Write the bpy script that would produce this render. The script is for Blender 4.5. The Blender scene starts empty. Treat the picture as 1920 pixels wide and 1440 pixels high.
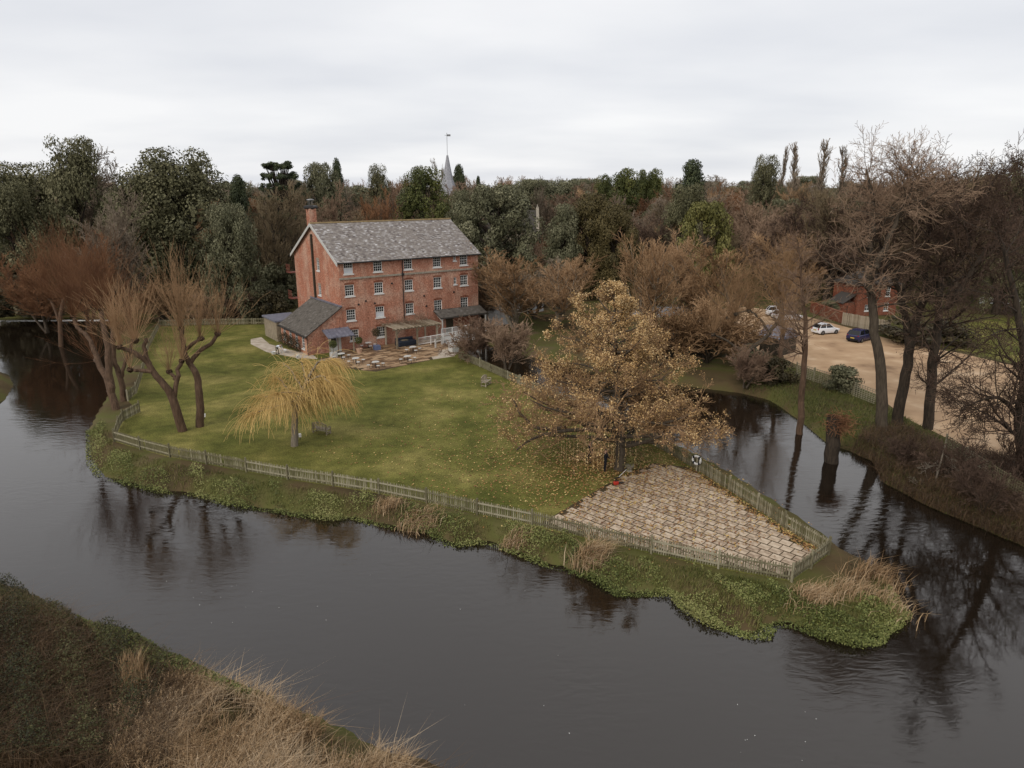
import bpy, bmesh, math, random
import numpy as np
from math import radians, sin, cos, pi, atan2, hypot
SC = bpy.context.scene
COL = SC.collection
# ---------------------------------------------------------------- camera, world, sun, exposure
FPX, HCAM = 1333.0, 20.0
PITCH = math.atan((720 - 345) / FPX)
cam_d = bpy.data.cameras.new('camera'); cam = bpy.data.objects.new('camera', cam_d); COL.objects.link(cam)
cam_d.sensor_width = 36.0; cam_d.lens = 36.0 * FPX / 1920.0
cam_d.clip_start = 0.5; cam_d.clip_end = 6000
cam.location = (0, 0, HCAM); cam.rotation_euler = (radians(90) - PITCH, 0, 0)
SC.camera = cam
SUN_EL, SUN_AZ = radians(38), radians(215)
world = bpy.data.worlds.new('World'); SC.world = world; world.use_nodes = True
nt = world.node_tree; N = nt.nodes; LK = nt.links; N.clear()
wo = N.new('ShaderNodeOutputWorld'); bg = N.new('ShaderNodeBackground'); bg.inputs[1].default_value = 0.1
sky = N.new('ShaderNodeTexSky'); sky.sky_type = 'NISHITA'; sky.sun_disc = False
sky.sun_elevation = SUN_EL; sky.sun_rotation = SUN_AZ
tc = N.new('ShaderNodeTexCoord'); sx = N.new('ShaderNodeSeparateXYZ'); LK.new(tc.outputs['Generated'], sx.inputs[0])
za = N.new('ShaderNodeMath'); za.operation = 'ABSOLUTE'; LK.new(sx.outputs[2], za.inputs[0])
zb = N.new('ShaderNodeMath'); zb.operation = 'ADD'; zb.inputs[1].default_value = 0.13; LK.new(za.outputs[0], zb.inputs[0])
dv = N.new('ShaderNodeVectorMath'); dv.operation = 'DIVIDE'; LK.new(tc.outputs['Generated'], dv.inputs[0])
cz = N.new('ShaderNodeCombineXYZ')
for i in range(3): LK.new(zb.outputs[0], cz.inputs[i])
LK.new(cz.outputs[0], dv.inputs[1])
mp = N.new('ShaderNodeMapping'); mp.inputs['Scale'].default_value = (0.6, 0.75, 0.0); LK.new(dv.outputs[0], mp.inputs[0])
cn = N.new('ShaderNodeTexNoise'); cn.inputs['Scale'].default_value = 0.8; cn.inputs['Detail'].default_value = 7; cn.inputs['Roughness'].default_value = 0.45
LK.new(mp.outputs[0], cn.inputs['Vector'])
cr = N.new('ShaderNodeValToRGB'); LK.new(cn.outputs[0], cr.inputs[0])
cr.color_ramp.elements[0].position = 0.3; cr.color_ramp.elements[0].color = (6.6, 6.78, 7.25, 1)
cr.color_ramp.elements[1].position = 0.62; cr.color_ramp.elements[1].color = (8.7, 8.7, 8.8, 1)
mx = N.new('ShaderNodeMix'); mx.data_type = 'RGBA'; mx.inputs[0].default_value = 0.95
LK.new(sky.outputs[0], mx.inputs[6]); LK.new(cr.outputs[0], mx.inputs[7])
LK.new(mx.outputs[2], bg.inputs[0]); LK.new(bg.outputs[0], wo.inputs[0])
sun_d = bpy.data.lights.new('sun', 'SUN'); sun_d.energy = 1.5; sun_d.angle = radians(22); sun_d.color = (1.0, 0.93, 0.84)
sun = bpy.data.objects.new('sun', sun_d); COL.objects.link(sun)
sun.rotation_euler = (pi / 2 - SUN_EL, 0, pi - SUN_AZ); sun.location = (0, 0, 80)
SC.view_settings.view_transform = 'Standard'; SC.view_settings.look = 'None'; SC.view_settings.exposure = 0.14; SC.view_settings.gamma = 1.0

# ---------------------------------------------------------------- pixel helpers (photo is 1920x1440)
CP, SP = cos(PITCH), sin(PITCH)
def ray(x, y):
    u = (x - 960) / FPX; v = (720 - y) / FPX
    return (u, CP + v * SP, -SP + v * CP)
def G(x, y, z=0.0):                       # point on a horizontal level
    d = ray(x, y); t = (z - HCAM) / d[2]
    return (d[0] * t, d[1] * t, z)
def PV(x, y, Y):                          # point at ground distance Y
    d = ray(x, y); t = Y / d[1]
    return (d[0] * t, Y, HCAM + d[2] * t)

# ---------------------------------------------------------------- mesh helpers
def tag(o, label=None, cat=None, group=None, kind=None):
    if label: o['label'] = label
    if cat: o['category'] = cat
    if group: o['group'] = group
    if kind: o['kind'] = kind
    return o
def link(o, parent=None):
    COL.objects.link(o)
    if parent is not None: o.parent = parent
    return o
def empty(name, loc=(0, 0, 0), rz=0.0, label=None, cat=None, group=None):
    o = bpy.data.objects.new(name, None); o.location = loc; o.rotation_euler = (0, 0, rz); o.empty_display_size = 0.3
    link(o); tag(o, label, cat, group); return o
def npmesh(name, V, Fs, mat, rnd=None, smooth=False):
    V = np.asarray(V, dtype=np.float32).reshape(-1, 3)
    if not isinstance(Fs, list): Fs = [Fs]
    me = bpy.data.meshes.new(name); me.vertices.add(len(V)); me.vertices.foreach_set('co', V.ravel())
    li = np.concatenate([f.ravel() for f in Fs]).astype(np.int32)
    tot = np.concatenate([np.full(len(f), f.shape[1], dtype=np.int32) for f in Fs])
    st = np.concatenate(([0], np.cumsum(tot)[:-1])).astype(np.int32)
    me.loops.add(len(li)); me.loops.foreach_set('vertex_index', li)
    me.polygons.add(len(tot)); me.polygons.foreach_set('loop_start', st)
    if smooth: me.polygons.foreach_set('use_smooth', np.ones(len(tot), dtype=bool))
    if rnd is not None:
        a = me.attributes.new('rnd', 'FLOAT', 'POINT'); a.data.foreach_set('value', np.asarray(rnd, dtype=np.float32))
    me.update(calc_edges=True)
    if mat: me.materials.append(mat)
    return me
def put(name, me, parent=None, loc=(0, 0, 0), rz=0.0, scale=None):
    o = bpy.data.objects.new(name, me); o.location = loc; o.rotation_euler = (0, 0, rz)
    if scale: o.scale = scale
    return link(o, parent)
class MB:
    def __init__(s): s.v = []; s.f = []
    def poly(s, pts):
        n = len(s.v); s.v += [tuple(p) for p in pts]; s.f.append(tuple(range(n, n + len(pts)))); return s
    def box(s, c, d, rz=0.0, tx=0.0):
        x, y, z = d[0] / 2, d[1] / 2, d[2] / 2; n = len(s.v); cr, sr = cos(rz), sin(rz)
        for k in (-1, 1):
            for i, j in ((-1, -1), (1, -1), (1, 1), (-1, 1)):
                a, b, e = i * x, j * y, k * z + tx * i * x
                s.v.append((c[0] + a * cr - b * sr, c[1] + a * sr + b * cr, c[2] + e))
        for q in ((0, 3, 2, 1), (4, 5, 6, 7), (0, 1, 5, 4), (1, 2, 6, 5), (2, 3, 7, 6), (3, 0, 4, 7)): s.f.append(tuple(n + a for a in q))
        return s
    def beam(s, p, q, w, h, up=(0, 0, 1)):
        p = np.array(p, float); q = np.array(q, float); d = q - p; d /= np.linalg.norm(d)
        u = np.array(up, float)
        if abs(d.dot(u)) > 0.98: u = np.array((0, 1.0, 0))
        a = np.cross(d, u); a /= np.linalg.norm(a); b = np.cross(a, d); n = len(s.v)
        for e in (p, q):
            for i, j in ((-1, -1), (1, -1), (1, 1), (-1, 1)): s.v.append(tuple(e + a * i * w / 2 + b * j * h / 2))
        for f in ((0, 1, 2, 3), (7, 6, 5, 4), (0, 4, 5, 1), (1, 5, 6, 2), (2, 6, 7, 3), (3, 7, 4, 0)): s.f.append(tuple(n + a for a in f))
        return s
    def tube(s, p, q, r0, r1=None, n=8, cap=True):
        r1 = r0 if r1 is None else r1
        p = np.array(p, float); q = np.array(q, float); d = q - p; d /= np.linalg.norm(d)
        u = np.array((0, 0, 1.0)) if abs(d[2]) < 0.9 else np.array((1.0, 0, 0))
        a = np.cross(d, u); a /= np.linalg.norm(a); b = np.cross(d, a); k = len(s.v)
        for e, r in ((p, r0), (q, r1)):
            for i in range(n):
                t = 2 * pi * i / n; s.v.append(tuple(e + a * cos(t) * r + b * sin(t) * r))
        for i in range(n): s.f.append((k + i, k + (i + 1) % n, k + n + (i + 1) % n, k + n + i))
        if cap: s.f.append(tuple(k + i for i in range(n))[::-1]); s.f.append(tuple(k + n + i for i in range(n)))
        return s
    def lathe(s, prof, n=16, c=(0, 0, 0)):
        k = len(s.v)
        for r, z in prof:
            for i in range(n): s.v.append((c[0] + r * cos(2 * pi * i / n), c[1] + r * sin(2 * pi * i / n), c[2] + z))
        for j in range(len(prof) - 1):
            for i in range(n): s.f.append((k + j * n + i, k + j * n + (i + 1) % n, k + (j + 1) * n + (i + 1) % n, k + (j + 1) * n + i))
        s.f.append(tuple(k + i for i in range(n))[::-1]); s.f.append(tuple(k + (len(prof) - 1) * n + i for i in range(n)))
        return s
    def prism(s, poly, z0, z1):
        n = len(poly); k = len(s.v)
        for z in (z0, z1): s.v += [(p[0], p[1], z) for p in poly]
        for i in range(n): s.f.append((k + i, k + (i + 1) % n, k + n + (i + 1) % n, k + n + i))
        s.f.append(tuple(k + n + i for i in range(n))); s.f.append(tuple(k + i for i in range(n))[::-1]); return s
    def mesh(s, name, mat, smooth=False):
        me = bpy.data.meshes.new(name); me.from_pydata(s.v, [], s.f); me.update()
        if smooth: me.polygons.foreach_set('use_smooth', np.ones(len(me.polygons), dtype=bool))
        if mat: me.materials.append(mat)
        return me
    def build(s, name, mat, parent=None, loc=(0, 0, 0), rz=0.0, smooth=False, bevel=0.0):
        me = s.mesh(name, mat, smooth); o = put(name, me, parent, loc, rz)
        if bevel:
            m = o.modifiers.new('bevel', 'BEVEL'); m.width = bevel; m.segments = 2; m.limit_method = 'ANGLE'
        return o

# ---------------------------------------------------------------- materials
def mat(name, cols, scale=4.0, rough=0.85, bump=0.0, bscale=None, spec=0.25, attr=False, detail=5.0, coord='Object', stretch=None, vary=0.0, metal=0.0, sub=None):
    m = bpy.data.materials.new(name); m.use_nodes = True; n = m.node_tree.nodes; l = m.node_tree.links
    b = n['Principled BSDF']; b.inputs['Roughness'].default_value = rough; b.inputs['Specular IOR Level'].default_value = spec; b.inputs['Metallic'].default_value = metal
    t = n.new('ShaderNodeTexCoord'); src = t.outputs[coord]
    if stretch:
        mm = n.new('ShaderNodeMapping'); mm.inputs['Scale'].default_value = stretch; l.new(src, mm.inputs[0]); src = mm.outputs[0]
    nz = n.new('ShaderNodeTexNoise'); nz.inputs['Scale'].default_value = scale; nz.inputs['Detail'].default_value = detail; l.new(src, nz.inputs['Vector'])
    fac = nz.outputs[0]
    if attr:
        a = n.new('ShaderNodeAttribute'); a.attribute_name = 'rnd'
        ad = n.new('ShaderNodeMath'); ad.operation = 'MULTIPLY_ADD'; ad.inputs[1].default_value = 0.35; ad.inputs[2].default_value = -0.17; l.new(fac, ad.inputs[0])
        a2 = n.new('ShaderNodeMath'); a2.operation = 'ADD'; l.new(a.outputs['Fac'], a2.inputs[0]); l.new(ad.outputs[0], a2.inputs[1]); fac = a2.outputs[0]
    if vary:
        oi = n.new('ShaderNodeObjectInfo'); v = n.new('ShaderNodeMath'); v.operation = 'MULTIPLY_ADD'; v.inputs[1].default_value = vary; v.inputs[2].default_value = -vary / 2
        l.new(oi.outputs['Random'], v.inputs[0]); v2 = n.new('ShaderNodeMath'); v2.operation = 'ADD'; l.new(v.outputs[0], v2.inputs[0]); l.new(fac, v2.inputs[1]); fac = v2.outputs[0]
    r = n.new('ShaderNodeValToRGB'); l.new(fac, r.inputs[0]); e = r.color_ramp.elements
    lo, hi = (0.0, 1.0) if attr else (0.3, 0.7)
    while len(e) < len(cols): e.new(0.5)
    for i, c in enumerate(cols):
        e[i].position = lo + (hi - lo) * i / max(1, len(cols) - 1); e[i].color = (c[0], c[1], c[2], 1)
    l.new(r.outputs[0], b.inputs['Base Color'])
    if bump:
        n2 = n.new('ShaderNodeTexNoise'); n2.inputs['Scale'].default_value = bscale or scale * 4; n2.inputs['Detail'].default_value = 4; l.new(src, n2.inputs['Vector'])
        bp = n.new('ShaderNodeBump'); bp.inputs['Strength'].default_value = bump; bp.inputs['Distance'].default_value = 0.05
        l.new(n2.outputs[0], bp.inputs['Height']); l.new(bp.outputs[0], b.inputs['Normal'])
    return m
def mat_brick(name, c1, c2, c3, mortar):
    m = bpy.data.materials.new(name); m.use_nodes = True; n = m.node_tree.nodes; l = m.node_tree.links; b = n['Principled BSDF']
    b.inputs['Roughness'].default_value = 0.9; b.inputs['Specular IOR Level'].default_value = 0.15
    t = n.new('ShaderNodeTexCoord'); s = n.new('ShaderNodeSeparateXYZ'); l.new(t.outputs['Object'], s.inputs[0])
    a = n.new('ShaderNodeMath'); l.new(s.outputs[0], a.inputs[0]); l.new(s.outputs[1], a.inputs[1]); c = n.new('ShaderNodeCombineXYZ'); l.new(a.outputs[0], c.inputs[0]); l.new(s.outputs[2], c.inputs[1])
    bt = n.new('ShaderNodeTexBrick'); l.new(c.outputs[0], bt.inputs['Vector']); bt.inputs['Scale'].default_value = 1.0
    bt.inputs['Brick Width'].default_value = 0.225; bt.inputs['Row Height'].default_value = 0.075; bt.inputs['Mortar Size'].default_value = 0.006
    bt.inputs['Color1'].default_value = (*c1, 1); bt.inputs['Color2'].default_value = (*c2, 1); bt.inputs['Mortar'].default_value = (*mortar, 1)
    # weathering: lime-bleached patches and fine speckle
    n1 = n.new('ShaderNodeTexNoise'); n1.inputs['Scale'].default_value = 0.42; n1.inputs['Detail'].default_value = 8; n1.inputs['Roughness'].default_value = 0.65; l.new(t.outputs['Object'], n1.inputs['Vector'])
    r1 = n.new('ShaderNodeValToRGB'); r1.color_ramp.elements[0].position = 0.46; r1.color_ramp.elements[1].position = 0.68; l.new(n1.outputs[0], r1.inputs[0])
    x1 = n.new('ShaderNodeMix'); x1.data_type = 'RGBA'; l.new(r1.outputs[0], x1.inputs[0]); l.new(bt.outputs[0], x1.inputs[6]); x1.inputs[7].default_value = (*c3, 1)
    n2 = n.new('ShaderNodeTexNoise'); n2.inputs['Scale'].default_value = 5.5; n2.inputs['Detail'].default_value = 6; l.new(t.outputs['Object'], n2.inputs['Vector'])
    r2 = n.new('ShaderNodeValToRGB'); r2.color_ramp.elements[0].position = 0.3; r2.color_ramp.elements[0].color = (0.55, 0.5, 0.48, 1); r2.color_ramp.elements[1].position = 0.66; r2.color_ramp.elements[1].color = (1.15, 1.12, 1.1, 1); l.new(n2.outputs[0], r2.inputs[0])
    x2 = n.new('ShaderNodeMix'); x2.data_type = 'RGBA'; x2.blend_type = 'MULTIPLY'; x2.inputs[0].default_value = 1.0; l.new(x1.outputs[2], x2.inputs[6]); l.new(r2.outputs[0], x2.inputs[7])
    m3 = n.new('ShaderNodeMapping'); m3.inputs['Scale'].default_value = (1.6, 1.6, .3); l.new(t.outputs['Object'], m3.inputs[0]); n3 = n.new('ShaderNodeTexNoise'); n3.inputs['Scale'].default_value = 1.0; n3.inputs['Detail'].default_value = 6; l.new(m3.outputs[0], n3.inputs['Vector'])
    r3 = n.new('ShaderNodeValToRGB'); r3.color_ramp.elements[0].position = .34; r3.color_ramp.elements[0].color = (.84, .82, .81, 1); r3.color_ramp.elements[1].position = .6; r3.color_ramp.elements[1].color = (1.05, 1.05, 1.04, 1); l.new(n3.outputs[0], r3.inputs[0])
    x3 = n.new('ShaderNodeMix'); x3.data_type = 'RGBA'; x3.blend_type = 'MULTIPLY'; x3.inputs[0].default_value = 1.0; l.new(x2.outputs[2], x3.inputs[6]); l.new(r3.outputs[0], x3.inputs[7]); l.new(x3.outputs[2], b.inputs['Base Color'])
    bp = n.new('ShaderNodeBump'); bp.inputs['Strength'].default_value = 0.5; bp.inputs['Distance'].default_value = 0.01; l.new(bt.outputs['Fac'], bp.inputs['Height']); bp.invert = True; l.new(bp.outputs[0], b.inputs['Normal'])
    return m
def plain(name, c, rough=0.5, spec=0.5, metal=0.0, var=0.12):
    c2 = tuple(x * (1 - var) for x in c); return mat(name, [c2, c], scale=6, rough=rough, spec=spec, metal=metal)
Mt = {}
Mt['brick'] = mat_brick('red_brick', (0.47, 0.195, 0.12), (0.38, 0.14, 0.088), (0.56, 0.38, 0.29), (0.5, 0.38, 0.3))
Mt['brick2'] = mat_brick('cottage_brick', (0.25, 0.075, 0.04), (0.19, 0.06, 0.035), (0.25, 0.12, 0.08), (0.22, 0.14, 0.1))
Mt['slate'] = mat('lichened_slate', [(0.1, 0.085, 0.08), (0.19, 0.165, 0.155), (0.25, 0.22, 0.195), (0.38, 0.36, 0.35), (0.62, 0.6, 0.6)], scale=0.6, rough=0.7, attr=True, bump=0.3, bscale=20)
Mt['slate2'] = mat('brown_slate', [(0.055, 0.048, 0.042), (0.1, 0.088, 0.075), (0.13, 0.115, 0.1), (0.19, 0.175, 0.16)], scale=1.2, rough=0.75, attr=True, bump=0.3, bscale=20)
Mt['ridge'] = mat('ochre_ridge', [(0.24, 0.17, 0.09), (0.38, 0.28, 0.14)], scale=3)
Mt['white'] = plain('white_paint', (0.72, 0.71, 0.68), 0.5, 0.4)
Mt['greywhite'] = plain('weathered_white', (0.5, 0.49, 0.46), 0.6, 0.3)
Mt['stone'] = mat('pale_stone', [(0.2, 0.17, 0.13), (0.36, 0.32, 0.26)], scale=5, bump=0.3)
Mt['glass'] = plain('dark_glass', (0.012, 0.013, 0.015), 0.06, 0.5)
Mt['blind'] = plain('white_blind', (0.6, 0.62, 0.66), 0.7, 0.2)
Mt['black'] = plain('black_iron', (0.018, 0.017, 0.017), 0.5, 0.4)
Mt['lead'] = mat('lead_sheet', [(0.1, 0.1, 0.13), (0.2, 0.2, 0.24)], scale=2.5, rough=0.45, spec=0.4)
Mt['timber'] = mat('weathered_timber', [(0.17, 0.135, 0.09), (0.3, 0.25, 0.18), (0.36, 0.31, 0.24)], scale=3, stretch=(6, 6, 1), bump=0.3, vary=0.4)
Mt['fence'] = mat('lichened_fence', [(0.12, 0.105, 0.06), (0.2, 0.18, 0.11), (0.3, 0.27, 0.19)], scale=2.2, stretch=(4, 4, 1), bump=0.3, vary=0.5)
Mt['darktimber'] = mat('dark_timber', [(0.035, 0.028, 0.02), (0.085, 0.068, 0.045)], scale=3, stretch=(1, 1, 6), bump=0.3, vary=0.2)
Mt['slab'] = mat('paving_slab', [(0.22, 0.155, 0.105), (0.42, 0.325, 0.235), (0.53, 0.43, 0.32)], scale=2.6, bump=0.35, bscale=14, vary=0.22, detail=8)
Mt['joint'] = mat('mossy_joint', [(0.035, 0.03, 0.012), (0.085, 0.055, 0.028)], scale=3)
Mt['terrace'] = mat('wet_terrace', [(0.1, 0.06, 0.032), (0.23, 0.14, 0.075), (0.4, 0.28, 0.17)], scale=0.7, rough=0.45, spec=0.4, bump=0.1, bscale=8, vary=0.5, stretch=(1, 2.2, 1))
Mt['path'] = mat('pale_path', [(0.32, 0.26, 0.2), (0.5, 0.44, 0.36)], scale=1.2)
Mt['gravel'] = mat('tan_gravel', [(0.24, 0.15, 0.085), (0.4, 0.26, 0.15), (0.46, 0.31, 0.185), (0.57, 0.41, 0.265)], scale=0.3, bump=0.5, bscale=25, detail=9)
Mt['tarmac'] = mat('grey_tarmac', [(0.14, 0.13, 0.13), (0.24, 0.23, 0.24)], scale=0.6)
Mt['lawn'] = mat('lawn_grass', [(0.07, 0.076, 0.016), (0.122, 0.118, 0.029), (0.215, 0.185, 0.058)], scale=0.2, rough=0.9, bump=0.8, bscale=7, spec=0.1, detail=14)
lm = Mt['lawn']; n = lm.node_tree.nodes; l = lm.node_tree.links; bs_ = n['Principled BSDF']; cl_ = bs_.inputs['Base Color'].links[0].from_socket; tcl = n.new('ShaderNodeTexCoord')
for sc_, lo_, hi_ in ((1.1, .78, 1.2), (9.0, .62, 1.35)):
    z_ = n.new('ShaderNodeTexNoise'); z_.inputs['Scale'].default_value = sc_; z_.inputs['Detail'].default_value = 6; l.new(tcl.outputs['Object'], z_.inputs['Vector']); mr = n.new('ShaderNodeMapRange'); mr.inputs[1].default_value = .32; mr.inputs[2].default_value = .68; mr.inputs[3].default_value = lo_; mr.inputs[4].default_value = hi_; l.new(z_.outputs[0], mr.inputs[0])
    mu = n.new('ShaderNodeMix'); mu.data_type = 'RGBA'; mu.blend_type = 'MULTIPLY'; mu.inputs[0].default_value = 1; l.new(cl_, mu.inputs[6]); l.new(mr.outputs[0], mu.inputs[7]); cl_ = mu.outputs[2]
l.new(cl_, bs_.inputs['Base Color'])
Mt['rough'] = mat('rough_ground', [(0.04, 0.034, 0.016), (0.085, 0.06, 0.03), (0.085, 0.085, 0.026), (0.12, 0.085, 0.05)], scale=0.16, rough=0.95, bump=0.9, bscale=3.5, spec=0.1, detail=10)
Mt['bark'] = mat('grey_brown_bark', [(0.045, 0.034, 0.024), (0.1, 0.078, 0.055)], scale=3, stretch=(3, 3, 0.6), bump=0.6, bscale=9)
Mt['bark_dark'] = mat('dark_bark', [(0.02, 0.015, 0.011), (0.06, 0.044, 0.03)], scale=3, stretch=(3, 3, 0.6), bump=0.6, bscale=9)
Mt['bark_red'] = mat('red_brown_bark', [(0.06, 0.036, 0.022), (0.13, 0.08, 0.05)], scale=3, stretch=(3, 3, 0.5), bump=0.7, bscale=9)
Mt['bark_pale'] = mat('pale_bark', [(0.14, 0.115, 0.085), (0.26, 0.22, 0.17)], scale=3, stretch=(3, 3, 0.6), bump=0.4)
def twig(name, a, b): return mat(name, [a, b], scale=0.5, rough=0.9, spec=0.1, vary=0.35)
Mt['tw_brown'] = twig('brown_twigs', (0.171, 0.109, 0.076), (0.308, 0.211, 0.142))
Mt['tw_grey'] = twig('grey_twigs', (0.162, 0.126, 0.092), (0.308, 0.244, 0.179))
Mt['tw_tan'] = twig('tan_twigs', (0.227, 0.138, 0.072), (0.420, 0.269, 0.151))
Mt['tw_red'] = twig('red_willow_shoots', (0.141, 0.067, 0.037), (0.283, 0.147, 0.075))
Mt['tw_gold'] = twig('golden_willow_shoots', (0.4, 0.25, 0.08), (0.62, 0.43, 0.17))
Mt['tw_dark'] = twig('dark_alder_twigs', (0.062, 0.04, 0.03), (0.125, 0.083, 0.06))
Mt['tw_olive'] = twig('olive_twigs', (0.125, 0.093, 0.055), (0.235, 0.18, 0.11))
def leafm(name, *cols): return mat(name, list(cols), scale=0.35, rough=0.65, spec=0.25, attr=True)
Mt['holm'] = leafm('holm_oak_leaves', (0.036, 0.035, 0.017), (0.086, 0.082, 0.039), (0.137, 0.129, 0.065), (0.215, 0.195, 0.111))
Mt['holm2'] = leafm('sage_green_leaves', (0.044, 0.045, 0.024), (0.106, 0.105, 0.056), (0.169, 0.163, 0.094), (0.250, 0.235, 0.144))
Mt['conif'] = leafm('dark_conifer_needles', (0.017, 0.022, 0.011), (0.045, 0.057, 0.026), (0.102, 0.112, 0.045))
Mt['pine'] = leafm('green_pine_needles', (0.026, 0.034, 0.010), (0.072, 0.081, 0.022), (0.143, 0.143, 0.039))
Mt['yew'] = leafm('brown_green_yew', (0.042, 0.034, 0.013), (0.101, 0.080, 0.030), (0.168, 0.126, 0.050))
Mt['lime'] = leafm('yellow_green_leaves', (0.06, 0.06, 0.015), (0.13, 0.125, 0.035), (0.22, 0.2, 0.07))
Mt['plane'] = leafm('dry_plane_leaves', (0.24, 0.14, 0.055), (0.42, 0.255, 0.1), (0.54, 0.37, 0.175), (0.66, 0.51, 0.29))
Mt['litter'] = leafm('fallen_leaves', (0.12, 0.05, 0.02), (0.26, 0.12, 0.045), (0.42, 0.27, 0.1), (0.52, 0.4, 0.16))
Mt['cress'] = leafm('lush_bank_leaves', (0.041, 0.050, 0.014), (0.100, 0.118, 0.031), (0.171, 0.183, 0.053), (0.260, 0.248, 0.094))
Mt['grass'] = leafm('grass_blades', (0.04, 0.05, 0.012), (0.085, 0.095, 0.022), (0.15, 0.145, 0.04), (0.2, 0.16, 0.07))
Mt['reed'] = leafm('dry_reeds', (0.11, 0.06, 0.028), (0.25, 0.155, 0.075), (0.38, 0.26, 0.145), (0.5, 0.38, 0.25))
Mt['deadstem'] = leafm('dead_brown_stems', (0.025, 0.015, 0.009), (0.07, 0.042, 0.022), (0.14, 0.085, 0.042))
Mt['bramble'] = leafm('bramble_leaves', (0.014, 0.014, 0.006), (0.034, 0.034, 0.012), (0.058, 0.06, 0.019), (0.1, 0.08, 0.035))
Mt['hedge'] = leafm('hedge_leaves', (0.018, 0.016, 0.008), (0.05, 0.04, 0.018), (0.09, 0.07, 0.03))
Mt['terracotta'] = plain('terracotta', (0.5, 0.33, 0.23), 0.8, 0.2)
Mt['blue'] = plain('slate_blue_paint', (0.12, 0.15, 0.25), 0.6, 0.3)
Mt['navy'] = plain('navy_cover', (0.02, 0.028, 0.045), 0.55, 0.4, var=0.5)
Mt['steel'] = plain('grey_steel', (0.2, 0.2, 0.2), 0.4, 0.5, 0.6)
Mt['canvas'] = plain('white_canvas', (0.6, 0.6, 0.6), 0.7, 0.2)
Mt['carwhite'] = plain('white_car_paint', (0.75, 0.76, 0.78), 0.25, 0.5, var=0.03)
Mt['carblue'] = plain('dark_blue_car_paint', (0.02, 0.022, 0.075), 0.22, 0.6, var=0.03)
Mt['tyre'] = plain('tyre_rubber', (0.016, 0.016, 0.016), 0.8, 0.2)
Mt['red'] = plain('red_plastic', (0.45, 0.035, 0.02), 0.4, 0.4)
Mt['lamp_red'] = plain('red_lamp_glass', (0.3, 0.01, 0.01), 0.2, 0.5)
Mt['yellow'] = plain('yellow_plate', (0.6, 0.45, 0.06), 0.5, 0.3)
Mt['orange'] = plain('orange_timber', (0.42, 0.17, 0.05), 0.7, 0.2)
Mt['skin'] = plain('skin', (0.45, 0.26, 0.18), 0.6, 0.3)
Mt['hair'] = plain('grey_hair', (0.2, 0.17, 0.15), 0.7, 0.2)
Mt['shirt'] = plain('white_shirt', (0.65, 0.67, 0.74), 0.85, 0.1)
Mt['khaki'] = plain('olive_trousers', (0.13, 0.12, 0.085), 0.85, 0.1)
Mt['darkcloth'] = plain('black_cloth', (0.014, 0.015, 0.02), 0.85, 0.15)
Mt['shoe'] = plain('dark_shoes', (0.02, 0.018, 0.016), 0.6, 0.3)
# river water
wm = bpy.data.materials.new('river_water'); wm.use_nodes = True; n = wm.node_tree.nodes; l = wm.node_tree.links; b = n['Principled BSDF']
b.inputs['Base Color'].default_value = (0.01, 0.007, 0.0045, 1); b.inputs['Roughness'].default_value = 0.035; b.inputs['Specular Tint'].default_value = (1.0, 0.94, 0.89, 1); b.inputs['IOR'].default_value = 1.74; b.inputs['Specular IOR Level'].default_value = 0.5
t = n.new('ShaderNodeTexCoord'); m1 = n.new('ShaderNodeMapping'); m1.inputs['Rotation'].default_value = (0, 0, radians(-20)); m1.inputs['Scale'].default_value = (0.55, 1.5, 1); l.new(t.outputs['Object'], m1.inputs[0])
w1 = n.new('ShaderNodeTexNoise'); w1.inputs['Scale'].default_value = 1.5; w1.inputs['Detail'].default_value = 5; w1.inputs['Distortion'].default_value = 0.8; l.new(m1.outputs[0], w1.inputs['Vector'])
w2 = n.new('ShaderNodeTexNoise'); w2.inputs['Scale'].default_value = 0.11; w2.inputs['Detail'].default_value = 3; l.new(t.outputs['Object'], w2.inputs['Vector'])
wr = n.new('ShaderNodeMapRange'); wr.inputs[1].default_value = 0.38; wr.inputs[2].default_value = 0.66; wr.inputs[3].default_value = 0.05; wr.inputs[4].default_value = 0.42; l.new(w2.outputs[0], wr.inputs[0])
wb = n.new('ShaderNodeBump'); wb.inputs['Distance'].default_value = 0.05; l.new(wr.outputs[0], wb.inputs['Strength']); l.new(w1.outputs[0], wb.inputs['Height']); l.new(wb.outputs[0], b.inputs['Normal'])
Mt['water'] = wm

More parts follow.
